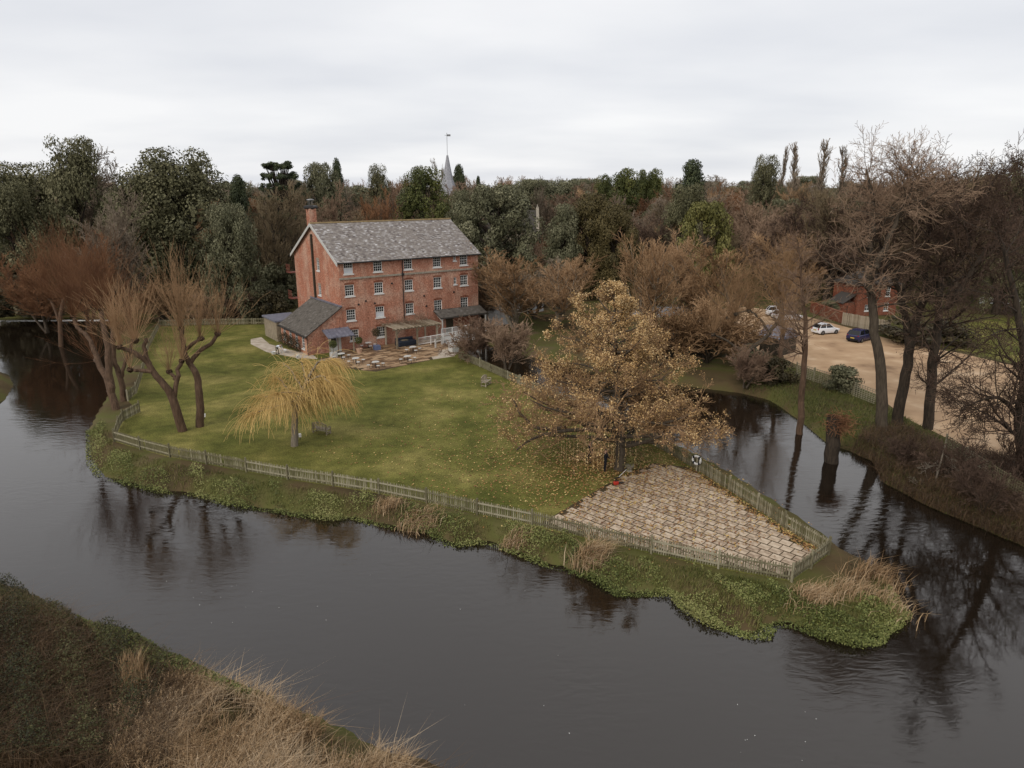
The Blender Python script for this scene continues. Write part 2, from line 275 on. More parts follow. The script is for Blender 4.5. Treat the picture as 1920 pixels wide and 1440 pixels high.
# ---------------------------------------------------------------- terrain, river, lawn, paving sheets
WZ = -0.7
R_PX = [(-1500, 585), (-300, 594), (0, 597), (120, 596), (215, 600), (240, 612), (215, 640), (195, 690), (205, 735), (180, 775), (163, 810), (168, 860), (195, 895), (240, 905),
        (300, 921), (370, 926), (420, 942), (500, 955), (560, 965), (620, 972), (665, 970), (700, 980), (740, 988), (800, 996), (850, 1022), (885, 1018), (920, 1016), (960, 1032), (1020, 1056), (1060, 1066), (1120, 1086),
        (1160, 1112), (1210, 1112), (1260, 1112), (1290, 1142), (1330, 1166), (1400, 1189), (1430, 1191), (1442, 1170), (1480, 1168), (1540, 1190), (1600, 1206), (1640, 1202), (1655, 1180),
        (1690, 1172), (1706, 1142), (1672, 1085), (1610, 1046), (1575, 1028), (1545, 1000), (1470, 950), (1385, 895), (1320, 860), (1250, 826), (1150, 782), (1040, 742), (940, 702), (895, 674), (868, 654),
        (905, 643), (960, 660), (1100, 695), (1250, 720), (1390, 738), (1440, 750), (1500, 790), (1545, 828), (1600, 850), (1640, 868), (1655, 905), (1740, 950), (1800, 975), (1870, 1005), (1930, 1030),
        (2300, 1150), (2900, 1700), (1500, 2100), (960, 1500), (870, 1447), (800, 1422), (700, 1396), (650, 1362), (560, 1328), (500, 1312), (440, 1285), (370, 1250), (310, 1235), (290, 1207), (200, 1185), (130, 1148),
        (60, 1108), (0, 1090), (-300, 1000), (-900, 900), (-1500, 820)]
RIVER = np.array([G(x, y, WZ)[:2] for x, y in R_PX])
SPIT = np.array([G(x, y, WZ)[:2] for x, y in [(-300, 690), (-40, 690), (18, 702), (28, 722), (10, 752), (-60, 775), (-300, 790)]])
def inside(P, poly):
    x, y = P[:, 0], P[:, 1]; r = np.zeros(len(P), bool); n = len(poly)
    for i in range(n):
        x0, y0 = poly[i]; x1, y1 = poly[(i + 1) % n]
        c = ((y0 > y) != (y1 > y)) & (x < (x1 - x0) * (y - y0) / (y1 - y0 + 1e-12) + x0); r ^= c
    return r
def pdist(P, poly):
    d = np.full(len(P), 1e9); n = len(poly)
    for i in range(n):
        a = poly[i]; e = poly[(i + 1) % n] - a; t = np.clip(((P - a) @ e) / (e @ e + 1e-9), 0, 1)
        d = np.minimum(d, np.hypot(P[:, 0] - a[0] - t * e[0], P[:, 1] - a[1] - t * e[1]))
    return d
def landsd(P):                             # metres from the water's edge, positive on land
    s = pdist(P, RIVER) * np.where(inside(P, RIVER), -1, 1)
    s2 = pdist(P, SPIT) * np.where(inside(P, SPIT), 1, -1)
    return np.maximum(s, s2)
def gz(sd):
    up = np.clip(sd / 1.1, 0, 1); up = up * up * (3 - 2 * up)
    return np.where(sd > 0, -0.78 + 0.78 * up, -0.78 - np.clip(-sd, 0, 2) * 0.5)
def geo(a, b, s, far, g):
    r = list(np.arange(a, b + 1e-6, s)); st = s
    while r[-1] < far: st *= g; r.append(r[-1] + st)
    st = s; lo = [r[0]]
    while lo[-1] > -far: st *= g; lo.append(lo[-1] - st)
    return np.array(lo[:0:-1] + r)
gx = geo(-85, 75, 0.72, 2600, 1.35); gy = geo(12, 112, 0.72, 3200, 1.35); gy = gy[gy > -60]
XX, YY = np.meshgrid(gx, gy); PP = np.stack([XX.ravel(), YY.ravel()], 1)
SD = landsd(PP); ZZ = gz(SD)
rs = np.random.RandomState(3)
ZZ = ZZ + np.where(SD > 1.2, -0.012, 0) - np.where((SD > 0) & (SD < 1.2), 0.0, 0)
nx, ny = len(gx), len(gy); ii = np.arange((ny - 1) * (nx - 1)); a = (ii // (nx - 1)) * nx + ii % (nx - 1)
GF = np.stack([a, a + 1, a + nx + 1, a + nx], 1)
tag(put('ground', npmesh('ground', np.column_stack([PP, ZZ]), GF, Mt['rough'], smooth=True)), 'rough grassy ground sloping down to the river banks', kind='structure')
def sheet(name, pts, z, m, label):
    o = MB().poly([(p[0], p[1], z) for p in pts]).build(name, m); tag(o, label, kind='structure'); return o
sheet('river', [(-400, -40), (300, -40), (300, 116), (-400, 116)], WZ, Mt['water'], 'dark rippled river winding round the lawn')
FENCE_PX = [(215, 828), (263, 843), (319, 857.5), (387.5, 870.6), (462.5, 885), (540, 899), (625, 911.5), (711, 926), (800, 944), (895, 965), (997.5, 986), (1104, 1012), (1221, 1038), (1346.7, 1066), (1484, 1091)]
RFENCE_PX = [(1553, 1040), (1470, 990), (1420, 955), (1367, 920), (1312, 885), (1250, 848), (1180, 812), (1080, 768), (975, 722), (900, 688), (862, 672)]
LFENCE_PX = [(215, 828), (223, 803), (231, 790), (262, 773)]
LBACK_PX = [(240, 752), (256, 737), (268, 700), (278, 655), (300, 612)]
BACK_PX = [(300, 612), (365, 610), (430, 609), (500, 608)]
lawn_px = FENCE_PX + RFENCE_PX + [(850, 650), (893, 622), (645, 657), (560, 600), (500, 606)] + BACK_PX[::-1] + LBACK_PX[::-1] + LFENCE_PX[:0:-1]
sheet('lawn', [G(*p) for p in lawn_px], 0.0, Mt['lawn'], 'mown green lawn inside the picket fence')
sheet('gravel_car_park', [G(*p) for p in [(1310, 640), (1440, 660), (1500, 686), (1560, 704), (1640, 738), (1700, 785), (1790, 828), (1930, 900), (2250, 960), (2250, 720), (1920, 690), (1800, 662), (1700, 645), (1640, 628), (1575, 610), (1500, 590), (1400, 575), (1290, 590)]], 0.0, Mt['gravel'], 'tan gravel car park beyond the channel')
sheet('driveway', [G(*p) for p in [(1290, 589), (1185, 600), (1120, 610), (1120, 590), (1200, 575), (1290, 575)]], 0.0, Mt['tarmac'], 'grey driveway behind the golden tree')
sheet('meadow', [G(*p) for p in [(1760, 650), (1920, 682), (2300, 700), (2300, 590), (1920, 590), (1780, 610)]], 0.001, Mt['lawn'], 'green meadow at the far right')

# ---------------------------------------------------------------- the mill (local frame: x along facade, y into building)
MA = G(645, 657); MBp = G(893, 622); MANG = atan2(MBp[1] - MA[1], MBp[0] - MA[0])
MU = (cos(MANG), sin(MANG)); MV = (-sin(MANG), cos(MANG))
def ML(u, v, z=0.0): return (MA[0] + MU[0] * u + MV[0] * v, MA[1] + MU[1] * u + MV[1] * v, z)
LW, DW, EH, RH = 20.15, 15.2, 10.95, 15.1
mill = empty('mill_building', (MA[0], MA[1], 0), MANG, 'four-storey red brick watermill with lichened slate roof and sash windows', 'mill')
def wall_holes(mb, L, Hh, holes, depth, fr):
    xs = sorted(set([0, L] + [h[0] for h in holes] + [h[1] for h in holes])); zs = sorted(set([0, Hh] + [h[2] for h in holes] + [h[3] for h in holes]))
    for i in range(len(xs) - 1):
        for j in range(len(zs) - 1):
            cx, cz_ = (xs[i] + xs[i + 1]) / 2, (zs[j] + zs[j + 1]) / 2
            if any(h[0] < cx < h[1] and h[2] < cz_ < h[3] for h in holes): continue
            mb.poly([fr(xs[i], 0, zs[j]), fr(xs[i + 1], 0, zs[j]), fr(xs[i + 1], 0, zs[j + 1]), fr(xs[i], 0, zs[j + 1])])
    for x0, x1, z0, z1 in holes:
        for p, q in (((x0, z0), (x0, z1)), ((x0, z1), (x1, z1)), ((x1, z1), (x1, z0)), ((x1, z0), (x0, z0))):
            mb.poly([fr(p[0], 0, p[1]), fr(p[0], depth, p[1]), fr(q[0], depth, q[1]), fr(q[0], 0, q[1])])
COLS = [1.23, 5.16, 9.42, 13.7, 17.87]; WW, WH = 1.2, 1.4
wins = [(c, z, WW, WH) for z in (10.12, 7.38, 4.33) for c in COLS] + [(c, 1.76, WW, WH) for c in (1.5, 5.2)] + [(16.45, 10.45, 0.42, 0.7), (16.45, 7.4, 0.45, 0.95)]
holes = [(c - w / 2, c + w / 2, z - h / 2, z + h / 2) for c, z, w, h in wins]
mb = MB(); wall_holes(mb, LW, EH, holes, 0.16, lambda x, y, z: (x, y, z))
mb.poly([(LW, 0, 0), (LW, DW, 0), (LW, DW, EH), (LW, DW / 2, RH), (LW, 0, EH)])
mb.poly([(LW, DW, 0), (0, DW, 0), (0, DW, EH), (LW, DW, EH)])
gw = [(6.65, 9.95, 0.95, 1.35), (6.65, 6.75, 0.95, 1.3)]
gh = [(c - w / 2, c + w / 2, z - h / 2, z + h / 2) for c, z, w, h in gw]
wall_holes(mb, DW, EH, gh, 0.16, lambda x, y, z: (y, x, z))
mb.poly([(0, 0, EH), (0, DW, EH), (0, DW / 2, RH)])
mb.box((-0.1, 9.0, 6.6), (0.2, 1.6, 13.2))                # chimney breast on the gable
mb.build('wall', Mt['brick'], mill)
MB().box((-0.12, 8.02, 6.9), (0.24, 0.3, 13.8)).build('gable_dark_strip', Mt['darktimber'], mill)  # dark upright strip down the gable beside the chimney breast, a thin box
mb = MB().box((0.62, 9.3, 14.9), (.9, 1.2, 4.1)); ch = mb.build('chimney', Mt['brick'], mill)
MB().lathe([(0.8, 0), (.95, 0.12), (.95, 0.32), (0.7, 0.45)], 4, (0.62, 9.3, 16.9)).build('chimney_cap', Mt['black'], ch)
k = MB().lathe([(0.5, 0.72), (0.45, 0.8), (0.1, 0.86)], 12, (0.62, 9.3, 17.3))
for a in range(4): k.tube((0.62 + 0.3 * cos(a * pi / 2), 9.3 + 0.3 * sin(a * pi / 2), 17.45), (0.62 + 0.3 * cos(a * pi / 2), 9.3 + 0.3 * sin(a * pi / 2), 18.05), 0.035, n=5)
k.build('chimney_cowl', Mt['steel'], ch)
def slates(name, L, S, w, h, fr, m, parent, seed, thick=0.025):
    r = np.random.RandomState(seed); rows = int(S / h); V = []; Q = []; rn = []
    for j in range(rows):
        n_ = int(L / w) + 1; off = (j % 2) * w / 2
        for i in range(n_ + 1):
            x0 = max(0, i * w - off + r.uniform(-.006, .006)); x1 = min(L, (i + 1) * w - off - 0.012)
            if x1 - x0 < 0.05: continue
            s0 = j * h + r.uniform(-.012, .012); s1 = s0 + h * 1.12; t = thick * r.uniform(0.7, 1.6); k_ = len(V)
            V += [fr(x0, s0, t), fr(x1, s0, t), fr(x1, s1, 0.004), fr(x0, s1, 0.004), fr(x0, s0, -0.01), fr(x1, s0, -0.01)]
            Q += [(k_, k_ + 1, k_ + 2, k_ + 3), (k_ + 4, k_ + 5, k_ + 1, k_)]
            v = float(np.clip(r.normal(0.47, 0.17), 0, 1)); rn += [v] * 6
    o = put(name, npmesh(name, V, np.array(Q), m, rn), parent); o['kind'] = 'stuff'; return o
OV = 0.35; sl = hypot(DW / 2, RH - EH); cs, sn = (DW / 2) / sl, (RH - EH) / sl
rb = MB()
e0 = (-0.35 * cs, EH - 0.35 * sn)
rb.poly([(-OV, e0[0], e0[1]), (LW + OV, e0[0], e0[1]), (LW + OV, DW / 2, RH + 0.02), (-OV, DW / 2, RH + 0.02)])
rb.poly([(-OV, DW - e0[0], e0[1]), (-OV, DW / 2, RH + 0.02), (LW + OV, DW / 2, RH + 0.02), (LW + OV, DW - e0[0], e0[1])])
for (y0, z0, y1, z1) in ((e0[0], e0[1], DW / 2, RH), (DW - e0[0], e0[1], DW / 2, RH)):
    pass
roof = rb.build('roof', Mt['slate2'], mill)
slates('slate_courses', LW + 2 * OV, sl + 0.35, 0.33, 0.24, lambda x, s, t: (x - OV, e0[0] + s * cs - t * sn, e0[1] + s * sn + t * cs + 0.05), Mt['slate'], roof, 5)
MB().beam((-OV - 0.03, DW / 2, RH + 0.12), (LW + OV + 0.03, DW / 2, RH + 0.12), 0.28, 0.16).build('ridge_tiles', Mt['ridge'], roof)
bb = MB()
for s in (-1, 1):
    yy = DW / 2 + s * (DW / 2 + 0.45); zz = EH - 0.45 * sn / cs
    bb.beam((-OV - 0.04, DW / 2, RH + 0.02), (-OV - 0.04, yy, zz), 0.06, 0.34, up=(1, 0, 0)) if False else bb.poly([(-OV - 0.06, DW / 2, RH + 0.1), (-OV - 0.06, DW / 2, RH - 0.28), (-OV - 0.06, yy, zz - 0.3), (-OV - 0.06, yy, zz + 0.08)][::s])
    bb.poly([(-OV - 0.06, yy, zz + 0.08), (-OV - 0.06, yy, zz - 0.3), (-OV + 0.02, yy, zz - 0.3), (-OV + 0.02, yy, zz + 0.08)])
    bb.poly([(-OV - 0.06, DW / 2, RH - 0.28), (-OV - 0.06, yy, zz - 0.3), (-OV + 0.02, yy, zz - 0.3), (-OV + 0.02, DW / 2, RH - 0.28)])
    bb.poly([(-OV - 0.06, DW / 2, RH + 0.1), (-OV - 0.06, yy, zz + 0.08), (-OV + 0.02, yy, zz + 0.08), (-OV + 0.02, DW / 2, RH + 0.1)])
bb.build('bargeboard', Mt['greywhite'], roof)
MB().beam((-OV, e0[0] - 0.07, e0[1] - 0.03), (LW + OV, e0[0] - 0.07, e0[1] - 0.03), 0.14, 0.12).build('gutter', Mt['black'], roof)
MB().tube((8.5, -0.4, 10.7), (8.55, -0.1, 10.2), 0.06).tube((8.55, -0.1, 10.25), (8.55, -0.1, 2.6), 0.06).box((8.55, -0.12, 8.85), (0.3, 0.26, 0.3)).build('drainpipe', Mt['black'], mill)
MB().box((LW / 2, -0.06, 8.86), (LW + 0.04, 0.14, 0.22)).build('string_course', Mt['stone'], mill)
for u_, z_ in ((3.3, 5.9), (7.0, 7.8), (4.5, 5.5), (11.6, 5.8), (11.9, 4.4), (16.2, 5.9), (2.3, 5.55)): 
    MB().lathe([(0.14, 0), (0.12, 0.04), (0.05, 0.05)], 8).build('tie_plate', Mt['black'], mill, loc=(u_, -0.03, z_)).rotation_euler = (pi / 2, 0, 0)
def window(parent, frp, w, h, sill=True, arch=True, blind=False, nxp=4, nzp=4, name='window'):
    """frp = (origin, along-x unit, inward unit)"""
    o, ax, iy = [np.array(q, float) for q in frp]; up = np.array((0, 0, 1.0))
    def P(x, y, z): return tuple(o + ax * x + iy * y + up * z)
    def slab(m_, x0, x1, z0, z1, y0, y1):
        a = [P(x0, y0, z0), P(x1, y0, z0), P(x1, y0, z1), P(x0, y0, z1)]; c = [P(x0, y1, z0), P(x1, y1, z0), P(x1, y1, z1), P(x0, y1, z1)]
        m_.poly(a); m_.poly(c[::-1])
        for i in range(4): j = (i + 1) % 4; m_.poly([a[j], a[i], c[i], c[j]])
    f = MB(); t = 0.075
    slab(f, -w / 2, -w / 2 + t, -h / 2, h / 2, 0.06, 0.14); slab(f, w / 2 - t, w / 2, -h / 2, h / 2, 0.06, 0.14)
    slab(f, -w / 2 + t, w / 2 - t, h / 2 - t, h / 2, 0.06, 0.14); slab(f, -w / 2 + t, w / 2 - t, -h / 2, -h / 2 + t * 1.3, 0.06, 0.14)
    slab(f, -w / 2 + t, w / 2 - t, -0.03, 0.03, 0.07, 0.13)
    for i in range(1, nxp): x = -w / 2 + t + (w - 2 * t) * i / nxp; slab(f, x - 0.016, x + 0.016, -h / 2 + t, h / 2 - t, 0.085, 0.125)
    for i in range(1, nzp):
        z = -h / 2 + t + (h - 2 * t) * i / nzp
        if abs(z) > 0.1: slab(f, -w / 2 + t, w / 2 - t, z - 0.015, z + 0.015, 0.087, 0.123)
    wo_ = f.build(name, Mt['white'], parent)
    g = MB(); g.poly([P(-w / 2 + 0.02, 0.115, -h / 2 + 0.02), P(w / 2 - 0.02, 0.115, -h / 2 + 0.02), P(w / 2 - 0.02, 0.115, h / 2 - 0.02), P(-w / 2 + 0.02, 0.115, h / 2 - 0.02)]); g.build('pane', Mt['glass'], wo_)
    if blind: g = MB(); slab(g, -w / 2 + t, w / 2 - t, -h / 2 + t, 0.02, 0.1, 0.113); g.build('blind', Mt['blind'], wo_)
    if sill: g = MB(); slab(g, -w / 2 - 0.1, w / 2 + 0.1, -h / 2 - 0.14, -h / 2, -0.09, 0.15); g.build('sill', Mt['white'], wo_)
    if arch:
        g = MB(); m_ = 8; lo = []; hi = []
        for i in range(m_ + 1):
            x = -w / 2 - 0.06 + (w + 0.12) * i / m_; q = 1 - (2 * i / m_ - 1) ** 2; lo.append((x, h / 2 + 0.0 + 0.06 * q)); hi.append((x, h / 2 + 0.2 + 0.1 * q))
        for i in range(m_):
            a = [(lo[i]), (lo[i + 1]), (hi[i + 1]), (hi[i])]
            g.poly([P(p[0], -0.012, p[1]) for p in a])
        g.build('lintel', Mt['stone'] if arch == 2 else Mt['brick2'], wo_)
    return wo_
for i, (c, z, w, h) in enumerate(wins):
    small = w < 0.6
    window(mill, ((c, 0, z), (1, 0, 0), (0, 1, 0)), w, h, arch=(z < 9.5 and not small), blind=i in (0, 11), nxp=2 if small else 4, nzp=2 if small else 4)
for c, z, w, h in gw: window(mill, ((0, c, z), (0, 1, 0), (1, 0, 0)), w, h, nxp=3, arch=2)
# fire-escape balconies on the hidden rear corner
for z in (8.2, 4.6):
    q = MB().box((-0.05, DW + 0.75, z), (1.5, 1.5, 0.08))
    for i in range(6): q.tube((-0.75, DW + 0.05 + i * 0.28, z), (-0.75, DW + 0.05 + i * 0.28, z + 1.1), 0.025, n=5)
    for zz in (0.55, 1.1): q.beam((-0.75, DW, z + zz), (-0.75, DW + 1.5, z + zz), 0.04, 0.04)
    q.build('balcony', Mt['red'] if False else mat('rust_red_iron', [(0.12, 0.035, 0.025), (0.2, 0.06, 0.04)], rough=0.7), mill)
# lean-to on the gable: roof falls away from the gable wall
LX, LD, LE, LT = -4.55, 9.6, 2.45, 5.45
lt = MB()
lw = [(1.6, 1.3, 0.95, 1.5), (3.9, 1.3, 0.95, 1.5), (6.1, 1.3, 0.95, 1.5), (8.3, 1.3, 0.95, 1.5)]
wall_holes(lt, LD, LE, [(c - w / 2, c + w / 2, z - h / 2, z + h / 2) for c, z, w, h in lw], 0.14, lambda x, y, z: (LX + y, x - 0.1, z))
lt.poly([(LX, -0.1, 0), (0, -0.1, 0), (0, -0.1, LT), (LX, -0.1, LE)]); lt.poly([(LX, LD - 0.1, 0), (LX, LD - 0.1, LE), (0, LD - 0.1, LT), (0, LD - 0.1, 0)])
ltw = lt.build('lean_to', Mt['brick'], mill); tag(ltw, 'low brick lean-to with a long brown slate roof')
for c, z, w, h in lw: window(mill, ((LX, c - 0.1, z), (0, 1, 0), (1, 0, 0)), w, h, nxp=2, nzp=4, arch=False)
ls = hypot(-LX, LT - LE); lc, lsn = -LX / ls, (LT - LE) / ls
MB().poly([(LX - 0.3, -0.35, LE - 0.2 + 0.02), (LX - 0.3, LD, LE - 0.2 + 0.02), (0, LD, LT + 0.02), (0, -0.35, LT + 0.02)]).build('lean_to_roof_deck', Mt['slate2'], mill)
slates('lean_to_slates', LD + 0.35, ls + 0.3, 0.33, 0.25, lambda x, s, t: (LX - 0.3 * lc + s * lc - t * lsn, LD - x, LE - 0.2 * lsn + s * lsn + t * lc + 0.04), Mt['slate2'], mill, 6)
MB().box((-0.12, LD / 2 - 0.1, LT + 0.12), (0.3, LD + 0.3, 0.16)).build('lead_flashing', Mt['lead'], mill)
MB().beam((LX - 0.36, -0.35, LE - 0.2), (LX - 0.36, LD, LE - 0.2), 0.12, 0.1).tube((LX - 0.12, -0.2, LE - 0.2), (LX - 0.12, -0.2, 0), 0.05).build('lean_to_gutter', Mt['black'], mill)
# rear flat-roofed timber shed
sh = empty('timber_shed', ML(-3.2, 12.4), MANG, 'flat-roofed timber shed behind the brick lean-to', 'shed')
MB().box((0, 0, 1.3), (3.6, 5.0, 2.6)).build('wall', Mt['timber'], sh); MB().box((0, 0, 2.72), (4.0, 5.4, 0.2)).build('roof', Mt['lead'], sh)
# porch with lead roof and door
po = empty('porch', ML(-1.0, -0.1), MANG, 'small porch with grey lead roof between lean-to and mill', 'porch')
MB().poly([(-1.7, 0.02, 2.95), (-1.7, -1.9, 2.25), (1.7, -1.9, 2.25), (1.7, 0.02, 2.95)]).poly([(-1.7, -1.9, 2.25), (-1.7, -1.9, 2.13), (1.7, -1.9, 2.13), (1.7, -1.9, 2.25)]).poly([(-1.7, 0.02, 2.95), (-1.7, 0.02, 2.83), (-1.7, -1.9, 2.13), (-1.7, -1.9, 2.25)]).poly([(-1.7, 0.02, 2.83), (1.7, 0.02, 2.83), (1.7, -1.9, 2.13), (-1.7, -1.9, 2.13)]).build('roof', Mt['lead'], po)
rr = MB()
for i in range(7): x = -1.6 + i * 0.53; rr.beam((x, 0.0, 2.985), (x, -1.9, 2.285), 0.05, 0.05)
rr.build('roof_roll', Mt['lead'], po)
for x in (-1.55, 1.55): MB().box((x, -1.75, 1.07), (0.14, 0.14, 2.14)).build('post', Mt['timber'], po)
dr = MB().box((-0.35, -0.06, 1.05), (1.0, 0.09, 2.1)).build('door', Mt['greywhite'], po); MB().box((-0.35, -0.115, 1.4), (0.7, 0.02, 1.1)).build('door_pane', Mt['glass'], dr)
MB().box((0.45, -0.05, 1.05), (0.35, 0.09, 2.1)).build('side_panel', Mt['greywhite'], po)
# slate canopy over the ramp at the right end
cn_ = empty('canopy', ML(16.6, 0), MANG, 'long slate canopy over the ramp at the mill right end', 'canopy')
MB().poly([(-3.7, -0.01, 3.75), (-3.7, -2.0, 2.95), (3.7, -2.0, 2.95), (3.7, -0.01, 3.75)]).poly([(-3.7, -2.0, 2.95), (-3.7, -2.0, 2.8), (3.7, -2.0, 2.8), (3.7, -2.0, 2.95)]).poly([(-3.7, -0.01, 3.6), (3.7, -0.01, 3.6), (3.7, -2.0, 2.8), (-3.7, -2.0, 2.8)]).build('roof_deck', Mt['slate2'], cn_)
cl = hypot(2, .8); slates('slates', 7.4, cl, 0.33, 0.24, lambda x, s, t: (x - 3.7, -2.0 + s * 2 / cl - t * .37, 2.95 + s * .8 / cl + t * .93 + 0.02), Mt['slate2'], cn_, 9)
for x in (-3.4, 3.5): MB().box((x, -1.85, 1.42), (0.15, 0.15, 2.8)).beam((x, -1.85, 2.5), (x, -0.05, 3.4), 0.1, 0.12).build('post', Mt['greywhite'], cn_)
MB().box((-1.2, -0.05, 1.3), (1.1, 0.1, 2.2)).build('doorway', Mt['darktimber'], cn_)
# pergola
pg = empty('pergola', ML(8.6, 0), MANG, 'weathered timber pergola topped with bare vine stems against the mill', 'pergola')
for x in (-2.9, 0, 2.9):
    MB().box((x, -3.3, 1.2), (0.2, 0.2, 2.4)).beam((x, -3.3, 1.8), (x + 0.5, -3.3, 2.3), 0.08, 0.1).build('post', Mt['timber'], pg)
for x in (-2.9, 2.9): MB().box((x, -0.2, 1.2), (0.18, 0.18, 2.4)).build('post', Mt['timber'], pg)
for y in (-3.3, -0.2): MB().box((0, y, 2.5), (6.8, 0.12, 0.22)).build('beam', Mt['timber'], pg)
for i in range(14): MB().box((-3.2 + i * 0.49, -1.8, 2.68), (0.09, 4.3, 0.16)).build('rafter', Mt['timber'], pg)

# ---------------------------------------------------------------- terrace and paths round the mill
terr = [ML(-1.2, -0.15), ML(-1.2, -2.5), G(596, 672), G(640, 690), G(705, 697), G(765, 684), G(812, 674), ML(13.5, -4.6), ML(13.5, -0.02), ML(0, -0.02)]
terr_o = sheet('terrace', terr, 0.005, Mt['joint'], 'wet brown stone terrace in front of the mill')
def flags(parent, poly, ang, sx, sy, gap, th, m, seed, name, z0, stag=True):
    P = np.array([p[:2] for p in poly]); c = P.mean(0); ca, sa = cos(ang), sin(ang); r = random.Random(seed); me = {}
    Q = np.column_stack([(P - c) @ np.array((ca, sa)), (P - c) @ np.array((-sa, ca))]); lo, hi = Q.min(0), Q.max(0); cnt = 0
    for j in range(int((hi[1] - lo[1]) / sy) + 1):
        for i in range(-1, int((hi[0] - lo[0]) / sx) + 1):
            x = lo[0] + (i + 0.5 + (0.5 if stag and j % 2 else 0)) * sx; y = lo[1] + (j + 0.5) * sy
            T = np.array([(x + dx * sx * .38, y + dy * sy * .38) for dx, dy in ((-1, -1), (1, -1), (1, 1), (-1, 1))])
            if inside(T, Q).sum() < 4: continue
            v = r.randrange(3)
            if v not in me:
                b_ = bmesh.new(); bmesh.ops.create_cube(b_, size=1); bmesh.ops.scale(b_, vec=(sx - gap, sy - gap * 1.8, th), verts=b_.verts)
                for vv in b_.verts: vv.co.x += r.uniform(-.012, .012); vv.co.y += r.uniform(-.012, .012)
                bmesh.ops.bevel(b_, geom=[e for e in b_.edges if e.verts[0].co.z > 0 and e.verts[1].co.z > 0], offset=0.012, segments=1, affect='EDGES')
                q = bpy.data.meshes.new(name); b_.to_mesh(q); b_.free(); q.materials.append(m); me[v] = q
            wx, wy = c[0] + x * ca - y * sa, c[1] + x * sa + y * ca
            o = put(name, me[v], parent, (wx, wy, z0 + r.uniform(-.006, .006)), ang + r.uniform(-.012, .012) + (pi if r.random() < .5 else 0)); o.rotation_euler[0] = r.uniform(-.006, .006); o.rotation_euler[1] = r.uniform(-.006, .006); cnt += 1
    return cnt
flags(terr_o, terr, MANG, 0.95, 0.62, 0.02, 0.05, Mt['terrace'], 4, 'flagstone', 0.012)
sheet('garden_path', [G(*p) for p in [(470, 636), (470, 645), (500, 660), (560, 672), (596, 673), (585, 664), (540, 655), (505, 645), (490, 632)]], 0.006, Mt['path'], 'pale curving path round the lean-to')
sheet('ramp_apron', [G(*p) for p in [(812, 674), (852, 668), (862, 655), (838, 646), (800, 655)]], 0.007, Mt['path'], 'tan paved apron below the white ramp')
# big slab patio at the point of the island
PAT = [G(*p) for p in [(1040, 966), (1100, 930), (1165, 893), (1225, 868), (1290, 876), (1312, 888), (1367, 923), (1420, 958), (1470, 993), (1545, 1040), (1482, 1086), (1346, 1060), (1221, 1033), (1104, 1007), (1010, 984)]]
pat = sheet('patio', PAT, 0.006, Mt['joint'], 'square slab patio at the pointed end of the island')
NSLAB = flags(pat, PAT, radians(-44), 0.68, 0.66, 0.06, 0.03, Mt['slab'], 8, 'paving_slab', 0.008)

# ---------------------------------------------------------------- picket fences
pk = MB(); k_ = pk
pk.prism([(-0.036, -0.01), (0.036, -0.01), (0.036, 0.01), (-0.036, 0.01)], 0.06, 0.93)
n0 = len(pk.v); pk.v += [(-0.036, -0.01, 0.93), (0.036, -0.01, 0.93), (0.036, 0.01, 0.93), (-0.036, 0.01, 0.93), (0, -0.01, 1.0), (0, 0.01, 1.0)]
pk.f += [(n0, n0 + 1, n0 + 4), (n0 + 2, n0 + 3, n0 + 5), (n0 + 1, n0 + 2, n0 + 5, n0 + 4), (n0 + 3, n0, n0 + 4, n0 + 5)]
PICK = pk.mesh('picket', Mt['fence'])
POST = MB().box((0, 0, 0.5), (0.11, 0.11, 1.2)).lathe([(0.075, 1.1), (0.02, 1.16)], 4).mesh('post', Mt['fence'])
def picket_fence(name, label, pts, side=1, limit=300, sp=0.135, group=None):
    o0 = pts[0]; f = empty(name, (o0[0], o0[1], 0), 0, label, 'fence', group); r = random.Random(len(label)); cnt = 0; V = []; Fq = []; rest = MB()
    for i in range(len(pts) - 1):
        p, q = np.array(pts[i][:2]), np.array(pts[i + 1][:2]); L = np.linalg.norm(q - p); d = (q - p) / L; nrm = np.array((-d[1], d[0])) * side; a = atan2(d[1], d[0])
        rel = p - np.array(o0[:2])
        put('post', POST, f, (rel[0], rel[1], 0), a)
        if i == len(pts) - 2: e = q - np.array(o0[:2]); put('post', POST, f, (e[0], e[1], 0), a)
        m_ = MB()
        for z in (0.28, 0.8): m_.beam((rel[0] + d[0] * .05, rel[1] + d[1] * .05, z), (rel[0] + d[0] * (L - .05), rel[1] + d[1] * (L - .05), z), 0.045, 0.09)
        m_.build('rail', Mt['fence'], f)
        k = int((L - 0.1) / sp)
        for j in range(k):
            if r.random() < 0.012: continue
            t = 0.09 + (j + 0.5) * (L - 0.16) / k; c = rel + d * t + nrm * 0.038
            if cnt < limit:
                o = put('picket', PICK, f, (c[0], c[1], r.uniform(-.02, .02)), a); o.rotation_euler[0] = r.uniform(-.03, .03); o.rotation_euler[1] = r.uniform(-.03, .03)
            else: rest.box((c[0], c[1], 0.5), (0.072, 0.02, 0.9), a)
            cnt += 1
    if rest.v: o = rest.build('pickets_beyond', Mt['fence'], f); o['kind'] = 'stuff'
    return f
picket_fence('picket_fence', 'long weathered picket fence along the near riverside edge of the lawn', [G(*p) for p in FENCE_PX[::-1]], side=-1)
picket_fence('picket_fence', 'short picket fence closing the point beyond the slab patio', [G(1484, 1091), G(1520, 1066), G(1553, 1040)], side=1)
picket_fence('picket_fence', 'picket fence along the channel side of the patio', [G(*p) for p in RFENCE_PX], side=1)
picket_fence('picket_fence', 'short dog-leg picket fence beneath the leaning willow', [G(*p) for p in LFENCE_PX], side=-1)
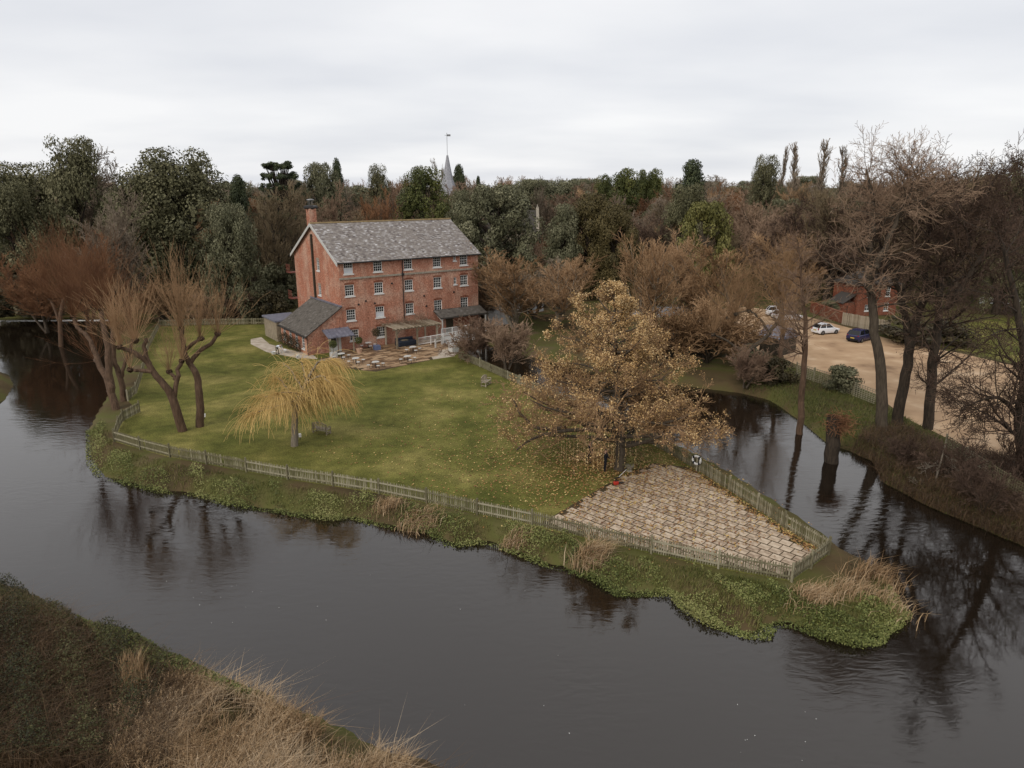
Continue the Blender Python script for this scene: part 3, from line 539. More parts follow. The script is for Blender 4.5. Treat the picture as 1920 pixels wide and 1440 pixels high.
picket_fence('picket_fence', 'picket fence behind the left willows running towards the far lawn', [G(*p) for p in LBACK_PX], side=-1)
picket_fence('picket_fence', 'pale picket fence across the back of the lawn left of the mill', [G(*p) for p in BACK_PX], side=-1)

# ---------------------------------------------------------------- tree machinery
def nrm(d):
    m = math.sqrt(d[0] * d[0] + d[1] * d[1] + d[2] * d[2]) or 1; return (d[0] / m, d[1] / m, d[2] / m)
def side(R, d, ang):
    while True:
        q = (R.gauss(0, 1), R.gauss(0, 1), R.gauss(0, 1)); k = q[0] * d[0] + q[1] * d[1] + q[2] * d[2]; q = (q[0] - k * d[0], q[1] - k * d[1], q[2] - k * d[2])
        if q[0] ** 2 + q[1] ** 2 + q[2] ** 2 > 0.05: break
    q = nrm(q); c, s = cos(ang), sin(ang); return (d[0] * c + q[0] * s, d[1] * c + q[1] * s, d[2] * c + q[2] * s)
def grow(R, p, d, L, r, lv, C, out, rmin=0.012):
    n = C['n'][lv]; last = lv == len(C['n']) - 1; rt = max(rmin, r * C['tip'][lv])
    for i in range(n):
        w = C['wan'][lv]; d = nrm((d[0] + R.gauss(0, w), d[1] + R.gauss(0, w), d[2] + R.gauss(0, w) + C['trop'][lv]))
        q = (p[0] + d[0] * L / n, p[1] + d[1] * L / n, p[2] + d[2] * L / n)
        ra = r + (rt - r) * i / n; rb_ = r + (rt - r) * (i + 1) / n; out.append((*p, *q, ra, rb_, lv)); p = q
        if not last and (i + 1) / n > C['start'][lv]:
            kk = C['kids'][lv]; kk = int(kk) + (1 if R.random() < kk % 1 else 0)
            for _ in range(kk):
                grow(R, p, side(R, d, radians(C['ang'][lv] + R.uniform(-14, 14))), L * C['ratio'][lv] * R.uniform(0.65, 1.2) * (1 - 0.35 * (i + 1) / n), max(rmin, rb_ * 0.62), lv + 1, C, out, rmin)
def tubes(S, n):
    A = np.asarray(S, dtype=np.float64); P, Q = A[:, 0:3], A[:, 3:6]; d = Q - P; d /= np.linalg.norm(d, axis=1)[:, None] + 1e-9
    D0, D1 = d.copy(), d.copy(); co = np.where(np.abs(P[1:] - Q[:-1]).sum(1) < 1e-6)[0]      # joints inside a limb share one ring
    av = d[co] + d[co + 1]; av /= np.linalg.norm(av, axis=1)[:, None] + 1e-9; D1[co] = av; D0[co + 1] = av
    rf_ = np.array((.25, .93, .27)); u = np.where((np.abs(d @ rf_) < .93)[:, None], rf_, np.array((0, 0, 1.0))); th = np.arange(n) * 2 * pi / n
    def ring(D):
        a = np.cross(D, u); a /= np.linalg.norm(a, axis=1)[:, None] + 1e-9; b_ = np.cross(D, a); return a[:, None, :] * np.cos(th)[None, :, None] + b_[:, None, :] * np.sin(th)[None, :, None]
    V = np.stack([P[:, None, :] + ring(D0) * A[:, 6][:, None, None], Q[:, None, :] + ring(D1) * A[:, 7][:, None, None]], 1).reshape(-1, 3)
    base = (np.arange(len(A)) * 2 * n)[:, None]; i = np.arange(n)[None, :]; j = (np.arange(n)[None, :] + 1) % n
    return V, np.stack([base + i, base + j, base + n + j, base + n + i], 2).reshape(-1, 4)
def leaves(C, D, S, rs_, jit=0.7, asp=0.55):
    """rhombic leaf faces at C facing roughly along D with sizes S"""
    n_ = len(C); d = D + rs_.normal(0, jit, (n_, 3)); d /= np.linalg.norm(d, axis=1)[:, None] + 1e-9
    q = rs_.normal(0, 1, (n_, 3)); a = np.cross(d, q); a /= np.linalg.norm(a, axis=1)[:, None] + 1e-9; b_ = np.cross(d, a); s = S[:, None]
    V = np.stack([C + a * s * .5, C + b_ * s * asp * .5 + d * s * .08, C - a * s * .5, C - b_ * s * asp * .5 + d * s * .08], 1).reshape(-1, 3)
    return V, np.arange(4 * n_).reshape(-1, 4)
class Proto: pass
def split(segs, lvsplit, mtrunk, mtwig, name, nt_=6, extra=None, rnd=None, crown_name='crown'):
    A = np.array(segs); lo = A[A[:, 8] < lvsplit]; hi = A[A[:, 8] >= lvsplit]; pr = Proto()
    pr.trunk = npmesh(name + '_trunk', *tubes(lo, nt_), mtrunk, smooth=True)
    pr.parts = []
    if len(hi): pr.parts.append((crown_name, npmesh(name + '_crown', *tubes(hi, 3), mtwig)))
    z = A[:, [2, 5]]; pr.h = z.max(); pr.w = max(np.percentile(A[:, [0, 3]], 99) - np.percentile(A[:, [0, 3]], 1), np.percentile(A[:, [1, 4]], 99) - np.percentile(A[:, [1, 4]], 1)); pr.segs = A
    return pr
def bare(name, seed, C, L, r, mtrunk, mtwig, stems=1, lean=0.0, lvs=2, rmin=0.02):
    R = random.Random(seed); out = []
    for s in range(stems):
        d = (R.gauss(0, lean), R.gauss(0, lean), 1.0); grow(R, (R.gauss(0, .15) * (stems > 1), R.gauss(0, .15) * (stems > 1), -0.1), nrm(d), L * R.uniform(.85, 1.1), r, 0, C, out, rmin)
    return split(out, lvs, mtrunk, mtwig, name)
SPREAD = dict(n=[6, 5, 4, 4, 2], wan=[.08, .16, .2, .22, .25], trop=[.06, .1, .08, .05, .04], tip=[.45, .3, .3, .4, .6], kids=[2.2, 1.8, 1.7, 1.6, 0], ang=[52, 46, 44, 42, 0], ratio=[.72, .62, .6, .6, 0], start=[.3, .15, .1, .1, 1])
UPRIGHT = dict(n=[8, 5, 4, 2], wan=[.05, .1, .14, .16], trop=[.05, .16, .14, .1], tip=[.25, .25, .3, .5], kids=[2.9, 2.1, 2.3, 0], ang=[38, 34, 32, 0], ratio=[.5, .5, .55, 0], start=[.2, .1, .1, 1])
SHRUB = dict(n=[4, 4, 3, 2], wan=[.12, .16, .2, .2], trop=[.08, .08, .08, .06], tip=[.4, .35, .4, .6], kids=[2.2, 2, 2.2, 0], ang=[36, 38, 38, 0], ratio=[.75, .62, .6, 0], start=[.1, .1, .1, 1])
POPLAR = dict(n=[12, 4, 3], wan=[.02, .06, .1], trop=[.05, .25, .2], tip=[.1, .3, .5], kids=[9, 3, 0], ang=[22, 20, 0], ratio=[.17, .5, 0], start=[.08, .1, 1])
PB = {}
PB['spread1'] = bare('broad_bare', 1, SPREAD, 7, .34, Mt['bark'], Mt['tw_brown'])
PB['spread2'] = bare('broad_bare', 2, SPREAD, 7, .34, Mt['bark'], Mt['tw_grey'])
PB['spread3'] = bare('broad_bare', 13, SPREAD, 7, .34, Mt['bark_dark'], Mt['tw_dark'])
PB['up1'] = bare('upright_bare', 4, UPRIGHT, 11, .26, Mt['bark'], Mt['tw_tan'])
PB['up2'] = bare('upright_bare', 5, UPRIGHT, 11, .22, Mt['bark_pale'], Mt['tw_tan'], stems=3, lean=.16)
PB['up3'] = bare('upright_bare', 6, UPRIGHT, 11, .2, Mt['bark'], Mt['tw_grey'], stems=4, lean=.2)
PB['up4'] = bare('upright_bare', 16, UPRIGHT, 11, .25, Mt['bark'], Mt['tw_olive'], stems=2, lean=.12)
PB['red'] = bare('reddish_bare', 7, UPRIGHT, 9, .18, Mt['bark'], Mt['tw_red'], stems=4, lean=.28)
PB['shrub'] = bare('bare_shrub', 8, SHRUB, 3, .07, Mt['bark'], Mt['tw_brown'], stems=7, lean=.42, lvs=1)
PB['shrubtan'] = bare('bare_shrub', 9, SHRUB, 3, .07, Mt['bark'], Mt['tw_tan'], stems=7, lean=.42, lvs=1)
PB['shrubdark'] = bare('bare_shrub', 18, dict(SHRUB, kids=[1.7, 1.6, 1.8, 0]), 3, .05, Mt['bark_dark'], Mt['tw_dark'], stems=6, lean=.5, lvs=1)
PB['poplar'] = bare('lombardy', 10, POPLAR, 26, .4, Mt['bark'], Mt['tw_grey'], rmin=.04)
def clumped(name, seed, h, w, m, mtrunk, shape='dome', ncl=110, nleaf=15000, ls=0.5, trunk_h=0.25, cr=(0.09, 0.16)):
    rs_ = np.random.RandomState(seed); R = random.Random(seed); cl = []
    while len(cl) < ncl:
        t = R.random(); a = R.uniform(0, 2 * pi)
        if shape == 'dome':
            z = trunk_h + (1 - trunk_h) * t; rr = math.sqrt(max(0.02, 1 - ((z - .42) / .6) ** 2)) if z > .42 else 0.86 + 0.14 * (z / .42); rad = rr * (R.uniform(.72, 1.0) if R.random() < .75 else R.uniform(.1, .7))
        elif shape == 'cone':
            z = trunk_h + (1 - trunk_h) * t ** 1.25; rr = (1 - (z - trunk_h) / (1 - trunk_h)) ** 0.8 + .05; rad = rr * R.uniform(.55, 1.05)
        elif shape == 'oval':
            z = trunk_h + (1 - trunk_h) * t; q = (z - trunk_h) / (1 - trunk_h); rr = math.sqrt(max(.02, 1 - (2 * q - .85) ** 2 / 1.35)); rad = rr * R.uniform(.6, 1.0)
        elif shape == 'tier':
            lev = R.choice([.42, .55, .68, .78, .87, .95]); z = lev + R.gauss(0, .012); rr = {.42: 1, .55: .95, .68: .8, .78: .72, .87: .58, .95: .4}[lev]; rad = rr * math.sqrt(R.random())
        else:
            z = trunk_h + (1 - trunk_h) * t; rr = 0.9; rad = rr * math.sqrt(R.random())
        k = R.uniform(*cr) * h
        cl.append((rad * cos(a) * w / 2, rad * sin(a) * w / 2, min(z * h, h - k * .5), k))
    cl = np.array(cl); wts = cl[:, 3] ** 2; idx = rs_.choice(len(cl), nleaf, p=wts / wts.sum()); c = cl[idx]
    d = rs_.normal(0, 1, (nleaf, 3)); d[:, 2] += .25; d /= np.linalg.norm(d, axis=1)[:, None]
    fl = np.array((1, 1, .35 if shape == 'tier' else .85)); rad = rs_.uniform(.55, 1.08, nleaf) ** .6
    P = c[:, :3] + d * fl * (c[:, 3] * rad)[:, None]; P[:, 2] = np.maximum(P[:, 2], .15)
    nc = nleaf // 5; ic = rs_.choice(len(cl), nc, p=wts / wts.sum()); dc = rs_.normal(0, 1, (nc, 3)); dc /= np.linalg.norm(dc, axis=1)[:, None]
    Pc = cl[ic, :3] * (np.array((.82, .82, .94)) if shape != 'tier' else 1) + dc * fl * (cl[ic, 3] * rs_.uniform(.1, .7, nc))[:, None]; Pc[:, 2] = np.maximum(Pc[:, 2], .15)
    P = np.concatenate([P, Pc]); d = np.concatenate([d, dc]); idx = np.concatenate([idx, ic]); sz = np.concatenate([rs_.uniform(.6, 1.3, nleaf) * ls, rs_.uniform(1.6, 2.6, nc) * ls]); nleaf += nc
    V, Fq = leaves(P, d, sz, rs_, jit=.45, asp=.75)
    tint = rs_.uniform(0.0, .5, len(cl))[idx] + rs_.normal(0, .12, nleaf) + .22; rn = np.repeat(np.clip(tint, 0, 1), 4)
    pr = Proto(); pr.h = h; pr.w = w
    seg = []; top = .9 if shape in ('cone', 'tier') else .6
    for i in range(6): seg.append((0, 0, h * top * i / 6 - .1, 0, 0, h * top * (i + 1) / 6, h * .028 * (1 - i / 8), h * .028 * (1 - (i + 1) / 8), 0))
    for i in range(0, len(cl), 2): z0 = max(.1 * h, min(cl[i, 2] * .7, h * top)); seg.append((0, 0, z0, cl[i, 0], cl[i, 1], cl[i, 2], h * .01, h * .003, 0))
    pr.trunk = npmesh(name + '_trunk', *tubes(seg, 6), mtrunk, smooth=True); pr.parts = [('crown', npmesh(name + '_crown', V, Fq, m, rn))]
    return pr
PB['holm1'] = clumped('holm_oak', 21, 24, 20, Mt['holm'], Mt['bark_dark'], 'dome', 150, 27000, .38, .06, (.06, .12))
PB['holm2'] = clumped('holm_oak', 22, 20, 17, Mt['holm'], Mt['bark_dark'], 'dome', 130, 22000, .36, .06, (.07, .13))
PB['sage'] = clumped('sage_evergreen', 23, 18, 18, Mt['holm2'], Mt['bark_dark'], 'dome', 140, 24000, .35, .05, (.06, .12))
PB['sageoval'] = clumped('sage_oval', 24, 15, 9, Mt['holm2'], Mt['bark_dark'], 'oval', 70, 14000, .3, .05, (.08, .13))
PB['conif'] = clumped('conifer', 25, 20, 13, Mt['conif'], Mt['bark_dark'], 'cone', 130, 19000, .36, .05, (.05, .09))
PB['pine'] = clumped('pine', 26, 19, 12, Mt['pine'], Mt['bark'], 'oval', 90, 22000, .3, .1, (.07, .11))
PB['scots'] = clumped('scots_pine', 27, 20, 7, Mt['pine'], Mt['bark_red'], 'oval', 30, 7000, .36, .6, (.07, .11))
PB['yew'] = clumped('yew', 28, 16, 11, Mt['yew'], Mt['bark_dark'], 'oval', 110, 24000, .3, .06, (.07, .11))
PB['lime'] = clumped('lime_bush', 29, 12, 12, Mt['lime'], Mt['bark'], 'dome', 90, 16000, .3, .1, (.07, .12))
PB['cedar'] = clumped('cedar', 30, 25, 19, Mt['conif'], Mt['bark_dark'], 'tier', 260, 20000, .3, .3, (.028, .05))
PB['hedge'] = clumped('hedge_bush', 31, 3, 5, Mt['hedge'], Mt['bark_dark'], 'dome', 40, 4000, .22, .03, (.18, .28))
PB['greenbush'] = clumped('green_bush', 32, 3, 3.4, Mt['holm2'], Mt['bark_dark'], 'dome', 36, 3500, .22, .03, (.16, .26))
TSEED = random.Random(77)
def plant(proto, px, Y, top, wpx, name, label, cat='tree', group=None, base_py=None, lean=0.0, mtwig=None):
    pr = PB[proto]
    if base_py: g_ = G(px, base_py); Y = g_[1]
    zt = PV(px, top, Y)[2]; zt = max(zt, 1.5); c = Y * CP + (HCAM - zt * .5) * SP; X = (px - 960) / FPX * c; w = wpx / FPX * c
    o = empty(name, (X, Y, 0), TSEED.uniform(0, 2 * pi), label, cat, group); o.scale = (w / pr.w, w / pr.w, zt / pr.h)
    if lean: o.rotation_euler[1] = lean
    put('trunk', pr.trunk, o)
    for nm, me in pr.parts: put(nm, me, o)
    return o
T = plant
T('holm1', 62, 131, 312, 170, 'evergreen_tree', 'dark evergreen tree at the far left edge')
T('holm2', 152, 127, 265, 130, 'evergreen_tree', 'tall dark evergreen left of the pale bare skyline tree')
T('holm2', 25, 118, 345, 120, 'evergreen_tree', 'low dark evergreen spilling off the left edge')
T('spread2', 212, 140, 262, 130, 'bare_tree', 'pale bare tree on the skyline between two dark evergreens')
T('holm1', 335, 126, 286, 225, 'evergreen_tree', 'largest domed dark evergreen left of the mill')
T('holm2', 265, 122, 330, 120, 'evergreen_tree', 'dark evergreen shoulder under the largest domed evergreen')
T('sage', 432, 108, 388, 115, 'evergreen_tree', 'lower grey-green evergreen between domed evergreen and mill')
T('conif', 456, 142, 333, 75, 'conifer', 'dark conifer just left of the flat-topped cedar')
T('cedar', 530, 152, 299, 120, 'cedar_tree', 'flat-tiered cedar on the skyline above the chimney')
T('sage', 605, 158, 312, 95, 'evergreen_tree', 'rounded evergreen right of the flat-topped cedar')
T('conif', 637, 170, 302, 46, 'conifer', 'small pointed conifer on the skyline right of the cedar')
T('holm2', 714, 175, 314, 52, 'evergreen_tree', 'small round evergreen on the skyline above the mill roof')
T('pine', 797, 142, 318, 98, 'pine_tree', 'bright green pine left of the church spire')
T('conif', 862, 230, 312, 52, 'evergreen_tree', 'dark tree standing just right of the church spire')
T('conif', 897, 240, 333, 26, 'conifer', 'tiny dark conifer on the skyline right of the spire')
T('sage', 930, 130, 352, 175, 'evergreen_tree', 'broad grey-green evergreen behind the mill right end')
T('sage', 868, 134, 362, 80, 'evergreen_tree', 'grey-green evergreen rising behind the mill ridge')
T('sageoval', 1056, 126, 388, 66, 'evergreen_tree', 'narrow oval evergreen right of the church gable')
T('yew', 1108, 129, 368, 95, 'yew_tree', 'brown-green yew right of the narrow oval evergreen')
T('yew', 1155, 124, 388, 85, 'yew_tree', 'second brown-green yew nearer the golden tree')
T('scots', 1170, 190, 320, 46, 'pine_tree', 'tall pine with bare trunk on the centre-right skyline')
T('scots', 1131, 200, 331, 30, 'pine_tree', 'small pine left of the tall bare-trunked pine')
T('scots', 1203, 215, 322, 26, 'pine_tree', 'left one of two small round-topped skyline pines')
T('scots', 1225, 215, 320, 26, 'pine_tree', 'right one of two small round-topped skyline pines')
T('conif', 1290, 150, 305, 120, 'conifer', 'big dark conifer on the centre-right skyline')
T('holm2', 1283, 146, 350, 95, 'evergreen_tree', 'dark evergreen skirt below the big dark conifer')
T('lime', 1320, 116, 384, 120, 'evergreen_tree', 'yellow-green bushy tree below the big dark conifer')
T('holm1', 1432, 185, 296, 74, 'evergreen_tree', 'rounded dark pine left of the poplars')
T('holm1', 1908, 112, 303, 110, 'evergreen_tree', 'dark evergreen at the far right edge')
for i, (px, tp, w_, lb) in enumerate([(1457, 272, 18, 'leftmost and smallest bare Lombardy poplar on the skyline'), (1493, 264, 27, 'second bare Lombardy poplar from the left'), (1530, 258, 30, 'tallest bare Lombardy poplar, third from the left'), (1578, 270, 28, 'rightmost bare Lombardy poplar beside the big bare trees')]):
    T('poplar', px, 232, tp, w_, 'poplar_tree', lb, group='poplars on the skyline')
for a_ in [('up4', 520, 122, 335, 135, 'olive-brown bare tree behind the mill chimney'), ('up4', 470, 128, 375, 90, 'olive bare tree right of the domed evergreen'), ('spread1', 580, 132, 362, 95, 'brown bare tree just behind the chimney'), ('spread1', 648, 148, 335, 90, 'brown bare tree behind the mill ridge left half'),
           ('red', 690, 138, 345, 95, 'russet bare tree behind the middle of the mill ridge'), ('spread1', 745, 152, 337, 80, 'brown bare tree left of the bright green pine'), ('up4', 650, 118, 392, 130, 'olive scrubby tree close behind the mill roof'),
           ('spread2', 835, 215, 295, 36, 'thin pale bare tree beside the church spire'), ('up2', 962, 99, 452, 185, 'pale multi-stemmed bare tree by the mill right end'), ('up3', 905, 103, 500, 80, 'pale bare tree touching the mill right corner'), ('up3', 1005, 108, 482, 130, 'grey bare tree between the two tents'), ('up2', 1046, 101, 470, 150, 'tan bare tree with brown leaves behind the golden tree'),
           ('up2', 1218, 92, 425, 125, 'tall tan bare tree right of the golden tree top'), ('up2', 1305, 97, 425, 150, 'broad tan bare tree beyond the driveway'), ('up1', 1390, 92, 452, 130, 'tan bare tree above the open sheds'), ('up1', 1475, 96, 440, 130, 'tan bare tree above the parked white cars'),
           ('spread3', 1465, 130, 370, 150, 'dark purple-brown bare tree below the poplars'), ('spread1', 1390, 150, 350, 130, 'brown bare tree right of the big conifer'), ('spread3', 1560, 120, 345, 140, 'dark bare tree behind the brick cottage'), ('spread1', 1640, 135, 320, 150, 'brown bare tree beyond the cottage roof'),
           ('spread1', 1210, 150, 395, 80, 'orange-brown bare tree below the skyline pines'), ('up4', 1585, 122, 330, 150, 'olive bare tree behind the tall alder trunks'), ('up4', 1800, 118, 290, 190, 'olive-brown bare tree at the right behind the alders'), ('up4', 1700, 126, 300, 170, 'brown bare tree behind the three alder trunks'), ('spread3', 1890, 112, 330, 160, 'dark bare tree by the right edge'),
           ('up3', 225, 106, 345, 150, 'pale bare tree in front of the left evergreens'), ('red', 75, 98, 470, 120, 'russet bare tree behind the left pollards'), ('red', 150, 100, 430, 130, 'taller russet bare tree behind the left pollards'), ('spread2', 5, 140, 330, 70, 'thin bare tree at the left skyline edge')]:
    T(a_[0], a_[1], a_[2], a_[3], a_[4], 'bare_tree', a_[5])
for a_ in [('shrub', 900, 672, 592, 100, 'round bare shrub on the tailrace bank by the ramp'), ('shrub', 950, 690, 600, 110, 'bare shrub half hidden left of the golden tree'), ('shrubtan', 1240, 690, 560, 130, 'tan bare shrub on the channel bank behind the golden tree'),
           ('shrubtan', 1330, 680, 545, 150, 'tan bare shrub in front of the open sheds'), ('shrub', 1400, 725, 650, 90, 'dark bare shrub at the corner of the channel'), ('shrubdark', 1780, 900, 815, 120, 'dark tangled shrub on the right bank'), ('shrubdark', 1850, 960, 865, 130, 'tangled bare shrub at the lower right bank'), ('shrubdark', 1700, 870, 815, 90, 'brown scrub round the alder bases'), ('shrubdark', 1910, 910, 800, 110, 'bare shrub cut by the right edge'),
           ('shrubtan', 300, 600, 520, 110, 'tan shrub behind the back picket fence'), ('shrub', 440, 600, 540, 120, 'brown shrub by the back picket fence')]:
    T(a_[0], a_[1], None, a_[3], a_[4], 'bare_shrub', a_[5], 'shrub', base_py=a_[2])
for a_ in [('hedge', 500, 597, 548, 80, 'brown-green hedge bush left of the mill'), ('hedge', 420, 588, 545, 110, 'long low hedge bush behind the back fence'), ('greenbush', 520, 575, 500, 70, 'grey-green bush at the mill rear corner'), ('greenbush', 1400, 690, 655, 70, 'dark green bush beside the car park fence'), ('greenbush', 1555, 590, 565, 30, 'small green shrub in the cottage garden'), ('hedge', 1450, 715, 672, 80, 'low dark bush on the channel bank'),
           ('greenbush', 1580, 735, 690, 60, 'green bush against the lattice fence'), ('hedge', 60, 590, 520, 150, 'brown thicket on the far left river bank'), ('hedge', 1740, 640, 600, 160, 'brown hedge behind the car park')]:
    T(a_[0], a_[1], None, a_[3], a_[4], 'bush', a_[5], 'shrub', base_py=a_[2])
# far woodland, one mass to the horizon
def woodland(name, label, keys, boxes, seed):
    """one object whose points carry copies of the bare crowns already standing in the scene"""
    R = np.random.RandomState(seed); P = []; RO = []; SCL = []; KI = []
    for (px0, px1, Y0, Y1, t0, t1, n_) in boxes:
        for _ in range(n_):
            k = R.randint(len(keys)); pr = PB[keys[k]]; Y = R.uniform(Y0, Y1); px = R.uniform(px0, px1); zt = max(6, PV(px, R.uniform(t0, t1), Y)[2]); sc = zt / pr.h * (1 if not (965 < px < 1060 and Y < 184) else .55); sw = sc * R.uniform(.85, 1.2)
            P.append(((px - 960) / FPX * (Y * CP + 4), Y, 0)); RO.append((0, 0, R.uniform(0, 6.28))); SCL.append((sw, sw, sc)); KI.append(k)
    me = bpy.data.meshes.new(name); me.from_pydata(P, [], [])
    for nm, ty, dat in (('tree_rot', 'FLOAT_VECTOR', np.array(RO)), ('tree_scale', 'FLOAT_VECTOR', np.array(SCL))): a = me.attributes.new(nm, ty, 'POINT'); a.data.foreach_set('vector', dat.astype(np.float32).ravel())
    a = me.attributes.new('tree_kind', 'INT', 'POINT'); a.data.foreach_set('value', np.array(KI, dtype=np.int32))
    o = put(name, me); g = bpy.data.node_groups.new(name, 'GeometryNodeTree'); g.interface.new_socket('Geometry', in_out='INPUT', socket_type='NodeSocketGeometry'); g.interface.new_socket('Geometry', in_out='OUTPUT', socket_type='NodeSocketGeometry'); nn, ll = g.nodes, g.links
    gi = nn.new('NodeGroupInput'); go = nn.new('NodeGroupOutput'); jn = nn.new('GeometryNodeJoinGeometry'); ll.new(jn.outputs[0], go.inputs[0])
    def attr_(nm, ty): q = nn.new('GeometryNodeInputNamedAttribute'); q.data_type = ty; q.inputs['Name'].default_value = nm; return next(x for x in q.outputs if x.enabled and x.name == 'Attribute')
    ro, sc_, kd = attr_('tree_rot', 'FLOAT_VECTOR'), attr_('tree_scale', 'FLOAT_VECTOR'), attr_('tree_kind', 'INT')
    for k, key in enumerate(keys):
        for src in [x for x in COL.objects if x.data in ([PB[key].trunk] + [m_ for _, m_ in PB[key].parts])][:2]:
            oi = nn.new('GeometryNodeObjectInfo'); oi.inputs['Object'].default_value = src; oi.inputs['As Instance'].default_value = True; oi.transform_space = 'ORIGINAL'
            cmp_ = nn.new('FunctionNodeCompare'); cmp_.data_type = 'INT'; cmp_.operation = 'EQUAL'; ins = [x for x in cmp_.inputs if x.enabled and x.type == 'INT']; ll.new(kd, ins[0]); ins[1].default_value = k
            ip = nn.new('GeometryNodeInstanceOnPoints'); ll.new(gi.outputs[0], ip.inputs['Points']); ll.new(oi.outputs['Geometry'], ip.inputs['Instance']); ll.new(cmp_.outputs[0], ip.inputs['Selection']); ll.new(ro, ip.inputs['Rotation']); ll.new(sc_, ip.inputs['Scale']); ll.new(ip.outputs[0], jn.inputs[0])
    md = o.modifiers.new('wood', 'NODES'); md.node_group = g; tag(o, label, 'woodland', kind='stuff'); return o
woodland('far_woodland', 'brown bare woodland stretching along the horizon', ['spread1', 'up1', 'spread2', 'up4', 'spread1', 'up3', 'spread1', 'up1', 'up4', 'spread2', 'red', 'spread1', 'up3', 'sage'], [(-350, 2300, 300, 480, 326, 343, 210), (440, 2250, 205, 300, 334, 352, 120), (-350, 460, 160, 260, 336, 372, 40), (940, 2200, 150, 205, 348, 385, 80), (440, 900, 160, 205, 338, 362, 30)], 5)
woodland('middle_woodland', 'olive-brown bare trees filling the wood behind the car park', ['up4', 'spread1', 'spread3', 'up1'], [(1340, 2150, 120, 150, 380, 440, 36), (950, 1350, 132, 175, 385, 430, 22), (1400, 2100, 150, 190, 360, 400, 24)], 6)
print('tris trees', sum(len(m.polygons) * 2 for m in bpy.data.meshes))

# ---------------------------------------------------------------- named trees built on skeletons read from the photo
def chain(out, pts, r0, r1, lv=0, sub=3, R=None, wig=0.06):
    n_ = len(pts) - 1; k = 0; tot = n_ * sub; prev = None
    P = [np.array(p, float) for p in pts]
    for i in range(n_):
        a = P[max(i - 1, 0)]; b_ = P[i]; c = P[i + 1]; d = P[min(i + 2, n_)]
        for s in range(sub):
            def cr(t): return .5 * ((2 * b_) + (-a + c) * t + (2 * a - 5 * b_ + 4 * c - d) * t * t + (-a + 3 * b_ - 3 * c + d) * t ** 3)
            p = cr(s / sub) if prev is None else prev; q = cr((s + 1) / sub)
            if R: q = q + np.array((R.gauss(0, wig), R.gauss(0, wig), 0)) * (0 if s == sub - 1 else 1)
            out.append((*p, *q, r0 + (r1 - r0) * k / tot, r0 + (r1 - r0) * (k + 1) / tot, lv)); prev = q; k += 1
def skel_tree(name, label, base, segs, lvsplit, mtrunk, mtwig, nt_=9, leaf=None, cat='tree'):
    A = np.array(segs); b_ = np.array(base); A[:, 0:3] -= b_; A[:, 3:6] -= b_
    o = empty(name, tuple(base), 0, label, cat); lo = A[A[:, 8] < lvsplit]; hi = A[A[:, 8] >= lvsplit]
    put('trunk', npmesh('trunk', *tubes(lo, nt_), mtrunk, smooth=True), o)
    if len(hi): put('crown', npmesh('crown', *tubes(hi, 3), mtwig), o)
    if leaf: V, Fq, rn, m = leaf; put('leaves', npmesh('leaves', V - b_, Fq, m, rn), o)
    return o, A
def shoots(R, out, p, n_, L, spread=58, r=.0145, lv=3, up=.12, ns=4, sub=2):
    for _ in range(n_):
        d = side(R, (0, 0, 1), radians(abs(R.gauss(0, spread * .55)))); l_ = L * R.uniform(.55, 1.1); q = p; rr = r * R.uniform(.7, 1.2)
        for i in range(ns):
            d = nrm((d[0] + R.gauss(0, .05), d[1] + R.gauss(0, .05), d[2] + up)); e = tuple(q[k] + d[k] * l_ / ns for k in range(3)); out.append((*q, *e, rr * (1 - .2 * i), rr * (.8 - .2 * i) + .004, lv)); q = e
            if i > 0:
                for _s in range(sub): 
                    dd = side(R, d, radians(R.uniform(14, 30))); ll = l_ * R.uniform(.12, .3); out.append((*q, *(q[k] + dd[k] * ll for k in range(3)), rr * .6, .006, lv))
def knob(out, p, r, R):
    for _ in range(5):
        d = nrm((R.gauss(0, 1), R.gauss(0, 1), R.uniform(-.2, 1))); out.append((p[0] - d[0] * r * .5, p[1] - d[1] * r * .5, p[2] - d[2] * r * .5, p[0] + d[0] * r, p[1] + d[1] * r, p[2] + d[2] * r, r * .75, r * .4, 0))
def snap(segs, W_):
    e = np.array([q[3:6] for q in segs]); k = int(((e[:, 0] - W_[0][0]) ** 2 + (e[:, 2] - W_[0][2]) ** 2).argmin()); dy = e[k, 1] - W_[0][1]
    for w_ in W_: w_[1] += dy
    W_[0] = list(e[k])
def pollard(name, label, Y, base_px, limbs, heads, mtrunk, mtwig, r0, L, n_sh, seed, spread=55):
    R = random.Random(seed); segs = []; b_ = PV(base_px[0], base_px[1], Y); b_ = (b_[0], b_[1], 0)
    for pts, ra, rb_, dep in limbs:
        W_ = [list(PV(x, y, Y)) for x, y in pts]
        for i, w_ in enumerate(W_): w_[1] += dep * i / len(W_)
        if pts[0] == base_px: W_[0] = [b_[0], b_[1], -1.0]
        else: snap(segs, W_)
        chain(segs, W_, ra * .72, rb_ * .72, 0, 4, R, .05)
    for x, y, dep, k in heads:
        p = [list(PV(x, y, Y))]; snap(segs, p); p = tuple(p[0]); knob(segs, p, .27, R); shoots(R, segs, p, int(n_sh * k), L * (.6 + .4 * k), spread)
    return skel_tree(name, label, b_, segs, 3, mtrunk, mtwig)
Yw = G(345, 808)[1]
